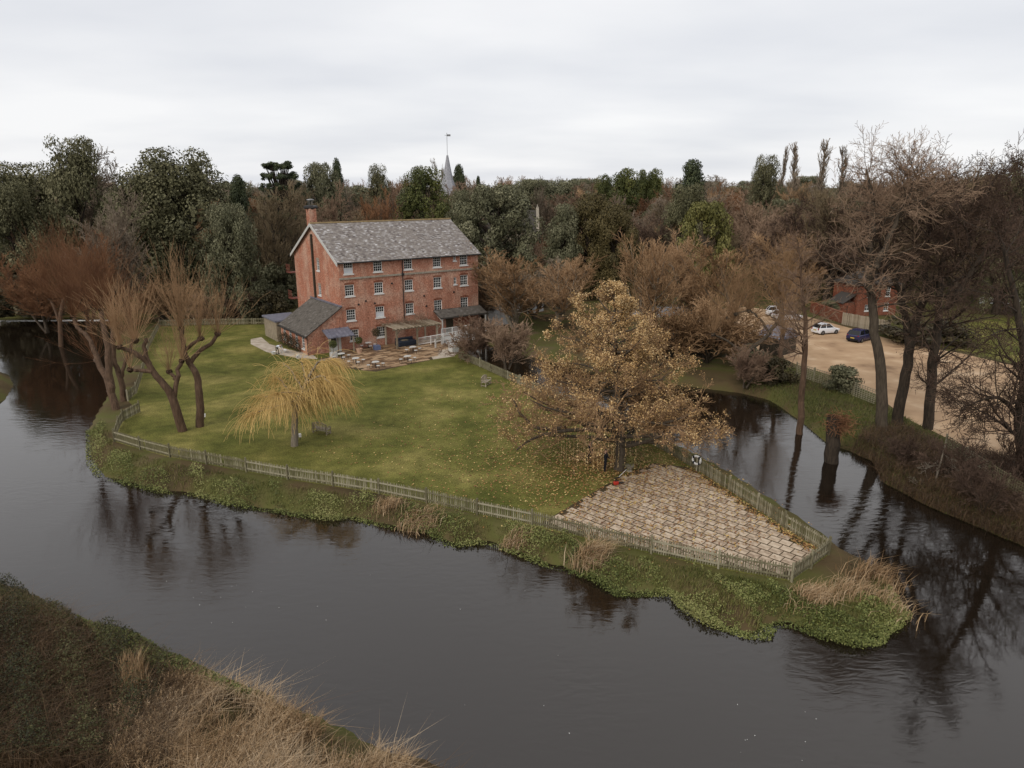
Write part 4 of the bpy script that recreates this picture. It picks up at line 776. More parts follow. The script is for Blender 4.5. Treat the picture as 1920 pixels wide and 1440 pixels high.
pollard('pollard_willow', 'left of two leaning pollard willows on the lawn, forked trunk', Yw, (345, 808), [([(345, 808), (328, 750), (308, 712), (285, 676)], .55, .3, -1.0), ([(285, 676), (268, 655), (245, 642)], .28, .2, -1.5), ([(288, 680), (278, 655), (276, 635)], .26, .2, .8), ([(292, 690), (275, 690), (256, 688)], .3, .14, -.5), ([(326, 745), (330, 715), (335, 680)], .3, .22, 1.2), ([(332, 718), (320, 706), (311, 700)], .26, .14, .6)],
        [(243, 640, -1.2, 1), (276, 630, .6, 1), (254, 688, -.4, .4), (335, 678, 1.0, .6), (311, 698, .5, .5)], Mt['bark_red'], Mt['tw_tan'], .5, 4.3, 60, 3)
pollard('pollard_willow', 'right of two leaning pollard willows on the lawn, upright trunk', G(372, 800)[1], (372, 800), [([(372, 800), (374, 750), (368, 705), (352, 680)], .5, .32, .2), ([(352, 680), (342, 650), (337, 618)], .32, .24, .2), ([(355, 683), (370, 660), (390, 648), (401, 630)], .28, .2, .8), ([(344, 655), (365, 642), (380, 633)], .24, .16, -.8)],
        [(337, 614, .2, 1.3), (402, 627, .6, .9), (381, 631, -.6, .7)], Mt['bark_red'], Mt['tw_tan'], .5, 5.0, 62, 4)
pollard('pollard_willow', 'red-shooted pollard willow leaning over the river at left', G(222, 768)[1], (222, 768), [([(222, 768), (195, 722), (168, 690), (148, 662)], .5, .3, 3.0), ([(148, 662), (128, 640), (105, 628), (90, 608)], .28, .2, 2.0), ([(163, 688), (142, 690), (124, 700), (108, 708)], .26, .14, 6.5), ([(209, 745), (194, 690), (180, 630), (167, 588)], .5, .26, 2.0)],
        [(88, 602, -1.4, 1.3), (106, 710, -1.5, .6), (166, 584, 1.5, 1.3)], Mt['bark_red'], Mt['tw_red'], .5, 5.6, 90, 5, 66)
pollard('pollard_willow', 'red-shooted pollard willow behind the dog-leg fence', G(232, 752)[1], (232, 752), [([(232, 752), (222, 712), (205, 675), (200, 620)], .4, .28, 1.5), ([(222, 712), (228, 680), (240, 640)], .25, .2, 1.0)],
        [(200, 612, 1.2, 1.2), (240, 634, .8, .7)], Mt['bark_red'], Mt['tw_red'], .4, 5.0, 85, 6, 64)
pollard('pollard_willow', 'red-shooted willow on the far left river bank', 92, (110, 628), [([(110, 628), (112, 590), (118, 560)], .4, .3, .5), ([(111, 600), (100, 580), (90, 562)], .25, .2, .4)], [(118, 556, .3, 1.6), (90, 560, .3, 1.0)], Mt['bark_red'], Mt['tw_red'], .4, 6.6, 110, 7, 70)
pollard('pollard_willow', 'leaning tan willow beside the car park sheds', G(1385, 705)[1], (1385, 705), [([(1385, 705), (1400, 665), (1435, 635), (1462, 600), (1468, 565)], .4, .22, .5), ([(1440, 630), (1428, 600), (1408, 585), (1385, 592)], .2, .12, 1.0), ([(1400, 665), (1365, 640), (1335, 625)], .2, .12, -1.0)],
        [(1468, 560, .4, 1.0), (1385, 590, .8, .6), (1335, 622, -.8, .6), (1410, 582, .6, .6)], Mt['bark'], Mt['tw_tan'], .4, 6.0, 110, 8, 75)
pollard('pollard_willow', 'stubby tan pollard at the car park corner', G(1466, 712)[1], (1466, 712), [([(1466, 712), (1464, 670), (1468, 630)], .42, .3, .2)], [(1468, 624, .2, 1.3)], Mt['bark_red'], Mt['tw_tan'], .4, 4.5, 80, 9, 80)
# thin bank alder, cut stump
ALD = dict(n=[4, 4, 3], wan=[.14, .2, .24], trop=[.03, .04, .04], tip=[.3, .4, .5], kids=[2.4, 2.4, 0], ang=[46, 42, 0], ratio=[.55, .5, 0], start=[.12, .1, 1])
def alder(name, label, Y, base_px, stems, seed, mt, mtw, blen, nb, catk=0, start=.28):
    R = random.Random(seed); segs = []; b_ = PV(base_px[0], base_px[1], Y); b_ = (b_[0], b_[1], 0)
    for pts, ra, rb_, dep in stems:
        W_ = [list(PV(x, y, Y)) for x, y in pts]
        for i, w_ in enumerate(W_): w_[1] += dep * i / len(W_)
        if pts[0] == base_px: W_[0] = [b_[0], b_[1], -1.2]
        else: snap(segs, W_)
        s0 = len(segs); chain(segs, W_, ra, rb_, 0, 5, R, .05); st = segs[s0:]
        for j in range(nb):
            t = start + (1 - start) * (j + R.random()) / nb; sg = st[min(len(st) - 1, int(t * len(st)))]
            d = nrm((sg[3] - sg[0], sg[4] - sg[1], sg[5] - sg[2])); bd = side(R, d, radians(R.uniform(48, 82)))
            grow(R, sg[3:6], bd, blen * (1.1 - .55 * t) * R.uniform(.5, 1.15), sg[7] * .24 + .012, 1 if False else 0, ALDX, tmp := [], .012)
            segs += [(*q[:8], q[8] + 1) for q in tmp]
    leaf = None
    if catk:
        A = np.array([s for s in segs if s[8] >= 3]); rs_ = np.random.RandomState(seed); ix = rs_.choice(len(A), catk); C_ = A[ix, 3:6] + rs_.normal(0, .08, (catk, 3)); V, Fq = leaves(C_, rs_.normal(0, 1, (catk, 3)), rs_.uniform(.07, .13, catk), rs_, asp=.6); leaf = (V, Fq, np.repeat(rs_.uniform(0, .7, catk), 4), Mt['deadstem'])
    return skel_tree(name, label, b_, segs, 2, mt, mtw, leaf=leaf)
ALDX = dict(n=[5, 3, 2], wan=[.14, .2, .24], trop=[.05, .05, .05], tip=[.3, .4, .5], kids=[2.1, 2.2, 0], ang=[46, 42, 0], ratio=[.5, .55, 0], start=[.12, .1, 1])
YA = G(1660, 808)[1]
alder('alder_tree', 'left of the big alders, straight dark trunk rising past the cottage', YA, (1658, 808), [([(1658, 808), (1655, 700), (1642, 580), (1640, 470), (1650, 389), (1640, 318)], .5, .06, 1.5), ([(1640, 500), (1665, 433), (1690, 375), (1712, 327)], .26, .05, -1.0)], 31, Mt['bark'], Mt['tw_brown'], 5.0, 44, 0, .38)
alder('alder_tree', 'middle alder with slanting trunk dividing into a broad dark crown', YA + 1.6, (1682, 800), [([(1682, 800), (1695, 700), (1706, 620), (1728, 555), (1790, 480), (1815, 404), (1850, 327)], .48, .06, -1.5), ([(1700, 650), (1690, 560), (1672, 500), (1655, 448)], .34, .08, 1.5), ([(1728, 555), (1732, 480), (1745, 411), (1765, 338)], .3, .06, 1.5)], 32, Mt['bark_dark'], Mt['tw_dark'], 5.2, 34, 6000, .35)
alder('alder_tree', 'right of the big alders, tall slim dark trunk', YA + .6, (1742, 800), [([(1742, 800), (1746, 700), (1756, 600), (1760, 500), (1780, 418), (1800, 345)], .45, .06, -.8), ([(1758, 560), (1800, 480), (1860, 404), (1895, 334)], .24, .05, -1.5)], 33, Mt['bark_dark'], Mt['tw_dark'], 5.6, 38, 6000, .12)
alder('alder_tree', 'dark leaning alder at the right edge over the gravel', G(1935, 905)[1], (1935, 905), [([(1935, 905), (1915, 800), (1925, 700), (1910, 560), (1880, 440)], .5, .08, .5), ([(1918, 790), (1870, 745), (1800, 762)], .2, .03, -.5)], 34, Mt['bark_dark'], Mt['tw_dark'], 5.0, 34, 5000, .12)
alder('alder_tree', 'thin straight alder on the channel bank with bare lower trunk', G(1502, 799)[1], (1502, 799), [([(1502, 799), (1508, 700), (1512, 620), (1506, 540), (1500, 455)], .3, .05, .5)], 35, Mt['bark_red'], Mt['tw_brown'], 3.6, 34, 0, .3)
R_ = random.Random(2); sg_ = []; sb = G(1558, 850); chain(sg_, [(sb[0], sb[1], -1.3), (sb[0], sb[1], 1.4), (sb[0] - .1, sb[1], 3.0)], .55, .5, 0, 4, R_, .05)
for _ in range(420):
    p = (sb[0] + R_.gauss(.25, .45), sb[1] + R_.gauss(-.1, .4), 2.5 + R_.gauss(0, .4)); d = nrm((R_.gauss(.2, 1), R_.gauss(-.3, 1), R_.gauss(-.3, .7))); sg_.append((*p, *(p[k] + d[k] * .55 for k in range(3)), .03, .008, 3))
skel_tree('tree_stump', 'broken ivy-stubbed tree stump standing at the channel edge', sb, sg_, 3, Mt['bark_dark'], Mt['tw_red'], cat='stump')
R_ = random.Random(12); sg_ = []; db = G(1752, 905); chain(sg_, [G(1745, 925, -.4), (db[0] + .1, db[1], .6), PV(1772, 835, db[1])], .07, .05, 0, 3)
for k in range(4): grow(R_, sg_[k + 1][3:6], nrm((R_.gauss(-.6, .5), R_.gauss(0, .5), -.3)), 1.4, .03, 0, ALDX, tmp := []); sg_ += [(*q[:8], 3) for q in tmp]
skel_tree('dead_branch', 'pale dead branch propped on the right bank', (db[0], db[1], 0), sg_, 3, Mt['bark_pale'], Mt['bark_pale'], cat='branch')
# weeping willow on the lawn
R_ = random.Random(41); sg_ = []; wb = G(552, 836); Yv = wb[1]
chain(sg_, [(wb[0], wb[1], -.1), PV(553, 790, Yv), PV(556, 762, Yv), PV(572, 722, Yv), PV(588, 690, Yv)], .3, .1, 0, 4, R_, .02)
wl = [([(556, 765), (530, 745), (500, 738)], -.8), ([(556, 765), (580, 735), (620, 722)], 1.2), ([(566, 735), (545, 705), (520, 690)], 1.5), ([(588, 692), (600, 676), (625, 670)], -.6), ([(575, 718), (605, 700), (628, 706)], -1.6), ([(560, 750), (535, 752), (490, 762)], -1.8), ([(572, 722), (570, 700), (560, 680)], .5), ([(557, 762), (535, 730), (512, 712)], .8), ([(557, 765), (520, 760), (480, 775)], 1.0), ([(560, 755), (590, 745), (612, 750)], 1.8), ([(566, 740), (595, 722), (632, 735)], .2), ([(566, 740), (550, 728), (538, 722)], -2.2), ([(575, 718), (590, 712), (600, 720)], 2.4)]
for pts, dep in wl:
    W_ = [list(PV(x, y, Yv)) for x, y in pts]
    for i, w_ in enumerate(W_): w_[1] += dep * i / 2
    chain(sg_, W_, .09, .03, 0, 4, R_, .05)
hosts = [s for s in sg_ if s[5] > 2.6]
for _ in range(2100):
    s = hosts[int(R_.random() ** .7 * len(hosts))]; p = s[3:6]; out_ = nrm((p[0] - wb[0] + R_.gauss(0, 1.3), p[1] - wb[1] + R_.gauss(0, 1.3), R_.uniform(-.3, 1.8))); d = out_; l_ = R_.uniform(.14, .38)
    for i in range(8):
        d = nrm((d[0] * .97 + R_.gauss(0, .09), d[1] * .97 + R_.gauss(0, .09), d[2] - R_.uniform(.1, .38))); q = tuple(p[k] + d[k] * l_ for k in range(3))
        if q[2] < 1.0: break
        sg_.append((*p, *q, .012, .01, 3)); p = q
skel_tree('weeping_willow', 'small golden weeping willow in the middle of the lawn', wb, sg_, 3, Mt['bark_pale'], Mt['tw_gold'])
# golden plane tree
R_ = random.Random(52); sg_ = []; pb = G(1162, 880)
tr = [(pb[0], pb[1], -.3), (pb[0], pb[1] + .1, 1.6), (pb[0] - .1, pb[1] + 1.2, 4), (pb[0] - .2, pb[1] + 3, 8), (pb[0] - .3, pb[1] + 4.5, 12.6)]
chain(sg_, tr, .5, .06, 0, 8, R_, .04); tk = list(sg_)
PL = dict(n=[6, 4, 3, 2], wan=[.13, .2, .24, .28], trop=[.03, .02, -.02, -.06], tip=[.22, .3, .4, .6], kids=[1.9, 1.6, 2.2, 0], ang=[44, 44, 42, 0], ratio=[.4, .5, .6, 0], start=[.1, .1, .1, 1])
for i in range(62):
    t = .25 + .75 * (i + R_.random()) / 62; s = tk[min(len(tk) - 1, int(t * len(tk)))]; zf = max(0, (s[5] - 1.8) / 10.8); az = i * 2.4 + R_.uniform(-.5, .5); el = .02 + .6 * zf
    L_ = (8.7 * (1 - zf) ** .9 + .6) * R_.uniform(.72, 1.08) * (.74 if cos(az) > .25 else 1.0); d = (cos(az) * cos(el), sin(az) * cos(el), sin(el)); tmp = []; grow(R_, s[3:6], d, L_, .05 + .13 * (1 - zf), 0, PL, tmp, .013); sg_ += [(*q[:8], q[8] + 1) for q in tmp if q[8] == 0 or min(q[2], q[5]) > (3.5 if abs(q[3] - pb[0] + .8) < 3.2 and q[4] < pb[1] + 2 else 2.4 if hypot(q[3] - pb[0], q[4] - pb[1]) < 4.5 else 1.0)]
for pts, dep in [([(1161, 806), (1060, 803), (1000, 813), (968, 830)], -1.5), ([(1060, 803), (1012, 806), (985, 790), (960, 755)], 1.0)]:
    W_ = [list(PV(x, y, pb[1])) for x, y in pts]
    for i, w_ in enumerate(W_): w_[1] += dep * i / 3
    s0 = len(sg_); chain(sg_, W_, .17, .05, 0, 4, R_, .08)
    for s in list(sg_[s0 + 3:]):
        tmp = []; grow(R_, s[3:6], nrm((R_.gauss(-.3, .5), R_.gauss(0, .6), .8)), 1.8, .035, 1, PL, tmp, .012); sg_ += [(*q[:8], q[8] + 1) for q in tmp]
A = np.array([s for s in sg_ if s[8] >= 3]); rs_ = np.random.RandomState(9); nl = 40000
wgt = (.25 + (np.sin(A[:, 3] * 2.3 + 1) * np.cos(A[:, 4] * 2.1) * np.sin(A[:, 5] * 1.9) > -.05)) * np.clip((A[:, 5] - 1.5) / 11, .05, 1) ** .65 * (0.35 + (np.sin(A[:, 3] * 1.1) * np.cos(A[:, 4] * .9 + A[:, 5]) > -.1)); ix = rs_.choice(len(A), nl, p=wgt / wgt.sum()); C_ = A[ix, 3:6] + rs_.normal(0, .12, (nl, 3))
V, Fq = leaves(C_, np.tile((0, -.3, .7), (nl, 1)), rs_.uniform(.07, .14, nl), rs_, jit=.8, asp=.8); rn = np.clip(rs_.normal(.45, .22, nl) + (C_[:, 2] - 6) * .015, 0, 1)
skel_tree('plane_tree', 'huge spreading tree covered in dry golden leaves by the patio', pb, sg_, 2, Mt['bark'], Mt['tw_tan'], leaf=(V, Fq, np.repeat(rn, 4), Mt['plane']))
# strings of dried leaves hanging under the plane tree
R_ = random.Random(61)
for i in range(26):
    px = 1052 + 142 * i / 25 + R_.uniform(-3, 3); py = R_.uniform(872, 890) if px > 1090 else R_.uniform(866, 896); g_ = G(px, py); z1 = R_.uniform(2.6, 3.4); C_ = np.array([(g_[0] + R_.gauss(0, .02), g_[1] + R_.gauss(0, .02), z) for z in np.arange(.35, z1, .11)])
    V, Fq = leaves(C_, rs_.normal(0, 1, (len(C_), 3)), np.full(len(C_), .1), rs_, asp=.9); v2, f2 = tubes([(g_[0], g_[1], .3, g_[0], g_[1], z1 + .4, .006, .006, 0)], 3); b_ = np.array(g_)
    o = put('leaf_garland', npmesh('leaf_garland', np.concatenate([V, v2]) - b_, [np.concatenate([Fq, f2 + len(V)])], Mt['plane'], np.concatenate([np.repeat(rs_.uniform(.5, 1, len(C_)), 4), np.full(len(v2), .1)])), loc=g_); tag(o, 'thin string of pale dried leaves hanging under the golden tree', 'garland', 'leaf strings hanging under the golden tree')

# ---------------------------------------------------------------- leaf litter, bank plants, reeds
def px_sample(rs_, poly, n_, z=0.0):
    P = np.array(poly, float); lo, hi = P.min(0), P.max(0); Q = rs_.uniform(lo, hi, (n_ * 3, 2)); Q = Q[inside(Q, P)][:n_]
    return np.array([G(x, y, z) for x, y in Q])
def ground_z(P): return gz(landsd(P[:, :2]))
rs_ = np.random.RandomState(14); nl = 11000; rad = np.abs(rs_.normal(0, 6.5, nl)) + .3; an = rs_.uniform(0, 2 * pi, nl); P = np.column_stack([pb[0] - .8 + rad * np.cos(an), pb[1] + 1.5 + rad * np.sin(an) * 1.0, np.zeros(nl)])
P2 = px_sample(rs_, [(1300, 872), (1400, 930), (1480, 985), (1550, 1035), (1525, 1042), (1440, 985), (1360, 930), (1280, 890)], 2600); P3 = px_sample(rs_, [(560, 860), (800, 890), (1040, 955), (1120, 880), (1000, 760), (900, 700), (760, 740)], 900); P4 = px_sample(rs_, PATPX := [(1040, 966), (1165, 893), (1290, 876), (1470, 993), (1346, 1060), (1104, 1007)], 1800)
P = np.concatenate([P, P2, P3, P4]); sd = landsd(P[:, :2]); P = P[sd > .6]; P[:, 2] = gz(landsd(P[:, :2])) + rs_.uniform(.03, .075, len(P))
V, Fq = leaves(P, np.tile((0, 0, 1.0), (len(P), 1)), rs_.uniform(.08, .17, len(P)), rs_, jit=.25, asp=.8)
tag(put('fallen_leaves', npmesh('fallen_leaves', V, Fq, Mt['litter'], np.repeat(np.clip(rs_.normal(.5, .28, len(P)), 0, 1), 4))), 'fallen golden leaves scattered under the big tree and patio edge', 'leaves', kind='stuff')
def blades(P, L, w, rs_, bend=.5, spread=.3, wind=(0.25, 0)):
    n_ = len(P); a = rs_.uniform(0, 2 * pi, n_); wd = np.column_stack([np.cos(a), np.sin(a), np.zeros(n_)]) * w[:, None] / 2; b_ = rs_.uniform(0, 2 * pi, n_); tilt = np.abs(rs_.normal(0, spread, n_))
    o = np.column_stack([np.cos(b_) * tilt + wind[0] * bend, np.sin(b_) * tilt + wind[1] * bend, np.zeros(n_)]); up = np.array((0, 0, 1.0))
    m = P + (o * .35 + up * .6) * L[:, None]; t = P + (o * (1 + bend) + up * (1 - .25 * bend)) * L[:, None]
    V = np.stack([P - wd, P + wd, m + wd * .8, m - wd * .8, t], 1).reshape(-1, 3); k = np.arange(n_) * 5
    return V, np.column_stack([k, k + 1, k + 2, k + 3]), np.column_stack([k + 3, k + 2, k + 4])
def blade_obj(name, P, L, w, m, tint, label, cat, seed, kind=None, **kw):
    r = np.random.RandomState(seed); V, Q, T3 = blades(P, L, w, r, **kw); o = put(name, npmesh(name, V, [Q, T3], m, np.repeat(tint, 5))); tag(o, label, cat, kind=kind); return o
# lush leaves along the island's water edge
rs_ = np.random.RandomState(15)
SHORE = [(160, 800), (160, 870), (190, 905), (300, 930), (420, 950), (620, 985), (740, 1000), (860, 1032), (1020, 1066), (1160, 1120), (1290, 1150), (1400, 1200), (1440, 1200), (1600, 1216), (1660, 1200), (1712, 1150), (1650, 1090), (1550, 1110), (1484, 1105), (1346, 1080), (1221, 1052), (1104, 1026), (895, 980), (711, 940), (540, 912), (387, 884), (263, 858), (215, 842), (200, 800)]
P = px_sample(rs_, SHORE, 200000, -.4); sd = landsd(P[:, :2]); nzv = np.sin(P[:, 0] * .9) * np.cos(P[:, 1] * 1.3 + P[:, 0] * .4) + .5 * np.sin(P[:, 0] * 2.3 + P[:, 1]) + .45 * np.sin(P[:, 0] * 5.1 - P[:, 1] * 3.7) * np.cos(P[:, 1] * 6.3); keep = (sd > -.45) & (sd < 1.3 + 1.1 * nzv) & (rs_.rand(len(P)) < np.clip(.72 + .6 * nzv - .1 * sd, .06, 1)); P = P[keep]; sd = sd[keep]; nzv = nzv[keep]
P[:, 2] = np.maximum(gz(sd), WZ) + rs_.uniform(.02, .5, len(P)) ** 1.3 * np.clip(.6 + .6 * nzv, .12, 1.3)
V, Fq = leaves(P, np.tile((0, -.2, .8), (len(P), 1)), rs_.uniform(.06, .15, len(P)), rs_, jit=.75, asp=.55)
tag(put('bank_plants', npmesh('bank_plants', V, Fq, Mt['cress'], np.repeat(np.clip(.5 + .22 * np.sin(P[:, 0] * .6 + 2) + .12 * nzv + rs_.normal(0, .2, len(P)), 0, 1), 4))), 'lush green water plants fringing the island bank', 'plants', kind='stuff')
P = px_sample(rs_, SHORE, 60000, -.1); sd = landsd(P[:, :2]); P = P[(sd > .25)]; P[:, 2] = gz(landsd(P[:, :2])) - .02
blade_obj('bank_grass', P, rs_.uniform(.1, .34, len(P)) * (1 + .5 * np.sin(P[:, 0] * 1.7) * np.cos(P[:, 1] * 2.1)), rs_.uniform(.018, .035, len(P)), Mt['grass'], np.clip(rs_.normal(.5, .24, len(P)) + .2 * np.sin(P[:, 0] * .8 + P[:, 1]), 0, 1), 'rough grass between picket fence and water', 'grass', 3, 'stuff', bend=.4, spread=.35)
# right bank and channel bank undergrowth
P = px_sample(rs_, [(1390, 735), (1500, 778), (1600, 845), (1660, 900), (1800, 970), (1930, 1020), (1930, 900), (1790, 835), (1640, 750), (1500, 690), (1400, 690)], 32000, 0); sd = landsd(P[:, :2]); P = P[sd > .05]; P[:, 2] = gz(landsd(P[:, :2])) - .02; dark = np.clip((P[:, 0] - 24) / 10, 0, 1)
blade_obj('bank_grass', P, rs_.uniform(.12, .4, len(P)), rs_.uniform(.02, .05, len(P)), Mt['grass'], np.clip(rs_.normal(.3, .2, len(P)), 0, 1), 'green grass on the far channel bank under the alders', 'grass', 4, 'stuff', bend=.5, spread=.5)
P = px_sample(rs_, [(1580, 850), (1660, 900), (1800, 970), (1930, 1030), (1930, 860), (1790, 850), (1690, 800), (1620, 810)], 26000, 0); sd = landsd(P[:, :2]); P = P[sd > -.2]; P[:, 2] = np.maximum(gz(landsd(P[:, :2])), -.6)
blade_obj('bank_scrub', P, rs_.uniform(.3, 1.1, len(P)), rs_.uniform(.012, .03, len(P)), Mt['deadstem'], np.clip(rs_.normal(.5, .25, len(P)), 0, 1), 'dead brown stems covering the right bank', 'scrub', 5, 'stuff', bend=.9, spread=.7)
# reed tufts on the island bank
for px, py, n_, hh, wd, lb in [(728, 955, 320, .8, .45, 'small straw-coloured grass tuft below the middle of the long fence'), (785, 975, 700, .85, .65, 'largest straw-coloured grass tuft at the water edge'), (965, 1012, 300, .8, .4, 'thin straw tuft left of the patio fence'), (1108, 1052, 620, 1.35, .45, 'upright straw tuft in front of the patio fence post'), (1525, 1128, 560, .85, .6, 'pale reed bed at the island point below the fence corner'), (1640, 1090, 420, 1.1, .7, 'russet reeds at the outer end of the island point'), (1670, 1135, 170, 1.0, .6, 'sparse reeds at the tip of the island over the water'), (1595, 1120, 300, 1.0, .6, 'pale feathery reeds in the middle of the island point')]:
    r = np.random.RandomState(px); c = G(px, py, -.2); P = np.column_stack([r.normal(0, wd, n_), r.normal(0, wd * .7, n_), np.zeros(n_)]); zz = ground_z(P + np.array((c[0], c[1], 0))); P[:, 2] = np.maximum(zz, WZ) - .05 + .2
    V, Q, T3 = blades(P, r.uniform(.5, 1.1, n_) * hh, r.uniform(.02, .045, n_), r, bend=.7, spread=.42, wind=(.35, 0)); o = put('reed_tuft', npmesh('reed_tuft', V, [Q, T3], Mt['reed'], np.repeat(np.clip(r.normal(.6 if 'russet' not in lb else .3, .2, n_), 0, 1), 5)), loc=(c[0], c[1], -.2)); tag(o, lb, 'reeds', 'reed tufts on the island bank')
# near bank, bottom left
rs_ = np.random.RandomState(21)
P = px_sample(rs_, [(-80, 1075), (60, 1100), (140, 1150), (205, 1185), (295, 1208), (330, 1250), (300, 1330), (220, 1445), (-80, 1445)], 60000, 0); sd = landsd(P[:, :2]); hum = .8 + .3 * np.sin(P[:, 0] * .9 + 1) * np.cos(P[:, 1] * .8) + .22 * np.sin(P[:, 0] * 3.1 + P[:, 1] * 2.3) + .2 * np.sin(P[:, 0] * 6.3 - P[:, 1] * 5.1); gap_ = rs_.rand(len(P)) < np.clip(hum + .25, .2, 1); P = P[gap_]; sd = sd[gap_]; hum = np.clip(hum[gap_], .15, 2); P[:, 2] = np.maximum(gz(sd), WZ) + rs_.rand(len(P)) ** .8 * hum * np.clip(sd * .6 + .3, .15, 1.3)
V, Fq = leaves(P, np.tile((0, -.2, .8), (len(P), 1)), rs_.uniform(.05, .11, len(P)), rs_, jit=.8, asp=.6)
tag(put('brambles', npmesh('brambles', V, Fq, Mt['bramble'], np.repeat(np.clip(rs_.normal(.45, .2, len(P)) + .2 * np.sin(P[:, 0] * 1.3 + P[:, 1]), 0, 1), 4))), 'dark bramble thicket on the near left bank', 'brambles', kind='stuff')
P = px_sample(rs_, [(140, 1160), (290, 1200), (330, 1240), (450, 1285), (520, 1318), (470, 1335), (370, 1300), (280, 1280), (190, 1235)], 22000, -.3); sd = landsd(P[:, :2]); P[:, 2] = np.maximum(gz(sd), WZ) + rs_.rand(len(P)) * np.clip(.3 + sd * .4, .06, .8)
P5 = px_sample(rs_, [(470, 1305), (600, 1345), (690, 1400), (720, 1440), (620, 1420), (500, 1350)], 2600, WZ + .03); P5 = P5[np.sin(P5[:, 0] * 3) * np.cos(P5[:, 1] * 2.4) > -.2]; P = np.concatenate([P, P5])
V, Fq = leaves(P, np.tile((0, -.2, .8), (len(P), 1)), rs_.uniform(.06, .15, len(P)), rs_, jit=.6, asp=.65)
tag(put('bank_plants', npmesh('bank_plants', V, Fq, Mt['cress'], np.repeat(np.clip(rs_.normal(.35, .2, len(P)), 0, 1), 4))), 'green water plants along the near bank edge', 'plants', kind='stuff')
P = px_sample(rs_, [(0, 1140), (120, 1160), (240, 1225), (360, 1290), (300, 1460), (-60, 1460), (-60, 1160)], 19000, 0); P[:, 2] = gz(landsd(P[:, :2])) - .05
blade_obj('dead_stems', P, rs_.uniform(.6, 1.7, len(P)), rs_.uniform(.008, .02, len(P)), Mt['deadstem'], np.clip(rs_.normal(.6, .25, len(P)), 0, 1), 'dark brown dead stems among the near brambles', 'scrub', 6, 'stuff', bend=.8, spread=.45)
P = px_sample(rs_, [(215, 1340), (262, 1290), (360, 1285), (480, 1305), (560, 1355), (620, 1385), (660, 1415), (770, 1450), (770, 1520), (200, 1520)], 24000, 0); P = P[(landsd(P[:, :2]) > -.1) & (np.sin(P[:, 0] * .9 + P[:, 1] * .5) * np.cos(P[:, 1] * 1.1 - P[:, 0] * .3) + .5 * np.sin(P[:, 0] * 2.7 + 1) * np.sin(P[:, 1] * 3.1) > rs_.uniform(-.75, .1, len(P)))]; P[:, 2] = gz(landsd(P[:, :2])) - .05; pt = np.clip(.68 + .36 * np.sin(P[:, 0] * 1.1 + 1) * np.cos(P[:, 1] * 1.3 + P[:, 0] * .5) + rs_.normal(0, .2, len(P)), 0, 1)
hd = P[rs_.rand(len(P)) < .1]; hl = rs_.uniform(.8, 1.5, len(hd)); ha = rs_.uniform(0, 2 * pi, len(hd)); ht = np.abs(rs_.normal(0, .3, len(hd))); HC = []; 
for k in range(9): u_ = .7 + .026 * k; HC.append(hd + np.column_stack([np.cos(ha) * ht * u_ * hl + .25 * (u_ - .6) * hl, np.sin(ha) * ht * u_ * hl, (u_ - .12 * ht) * hl]) + rs_.normal(0, .012, (len(hd), 3)))
HC = np.concatenate(HC); V, Fq = leaves(HC, rs_.normal(0, 1, (len(HC), 3)), rs_.uniform(.05, .1, len(HC)), rs_, asp=.22); tag(put('reed_plumes', npmesh('reed_plumes', V, Fq, Mt['reed'], np.repeat(np.clip(rs_.normal(.55, .2, len(HC)), 0, 1), 4))), 'pale feathery seed heads over the near bank grasses', 'reeds', kind='stuff')
blade_obj('dry_reeds', P, rs_.uniform(.35, 1.3, len(P)), rs_.uniform(.012, .03, len(P)), Mt['reed'], pt, 'straw-coloured dry grasses on the near bank', 'reeds', 7, 'stuff', bend=.6, spread=.5, wind=(.3, .1))
P = px_sample(rs_, [(228, 1270), (268, 1265), (285, 1320), (235, 1325)], 900, 0); P[:, 2] = gz(landsd(P[:, :2]))
P_ = px_sample(rs_, [(215, 1340), (262, 1290), (360, 1285), (480, 1305), (560, 1355), (700, 1415), (880, 1450), (880, 1520), (200, 1520)], 7000, 0); P_ = P_[landsd(P_[:, :2]) > .05]; P_[:, 2] = gz(landsd(P_[:, :2])) - .03
blade_obj('dead_stems', P_, rs_.uniform(.2, .6, len(P_)), rs_.uniform(.012, .03, len(P_)), Mt['deadstem'], np.clip(rs_.normal(.6, .25, len(P_)), 0, 1), 'short brown dead growth beneath the near straw grasses', 'scrub', 16, 'stuff', bend=.8, spread=.8)
blade_obj('reed_tuft', P, rs_.uniform(.9, 1.7, len(P)), rs_.uniform(.015, .03, len(P)), Mt['reed'], np.clip(rs_.normal(.55, .2, len(P)), 0, 1), 'upright straw reeds standing among the near brambles', 'reeds', 8, bend=.25, spread=.14)

# ---------------------------------------------------------------- church, cottage, sheds, tents
def yz(px, Y, z): return ((px - 960) / FPX * (Y * CP + (HCAM - z) * SP), Y)
cx, cy = yz(840, 186, 20); gx_, _ = yz(1012, 178, 12)
chh = empty('church', (cx, cy, 0), 0, 'stone church with pale shingled spire and slate nave roof among trees', 'church')
MB().box((0, 0, 8.5), (4.6, 4.6, 17)).build('tower', Mt['stone'], chh)
MB().lathe([(3.0, 17.0), (2.3, 18.2), (1.35, 21), (.75, 24), (.22, 26.9)], 8).build('spire', mat('pale_shingle', [(0.22, 0.22, 0.24), (0.36, 0.36, 0.38)], scale=3), chh)
MB().tube((0, 0, 26.8), (0, 0, 32.2), .05).box((.45, 0, 31.6), (.9, .05, .45)).box((-.3, 0, 31.6), (.5, .05, .08)).build('weather_vane', Mt['steel'], chh)
nl_ = gx_ - cx; 
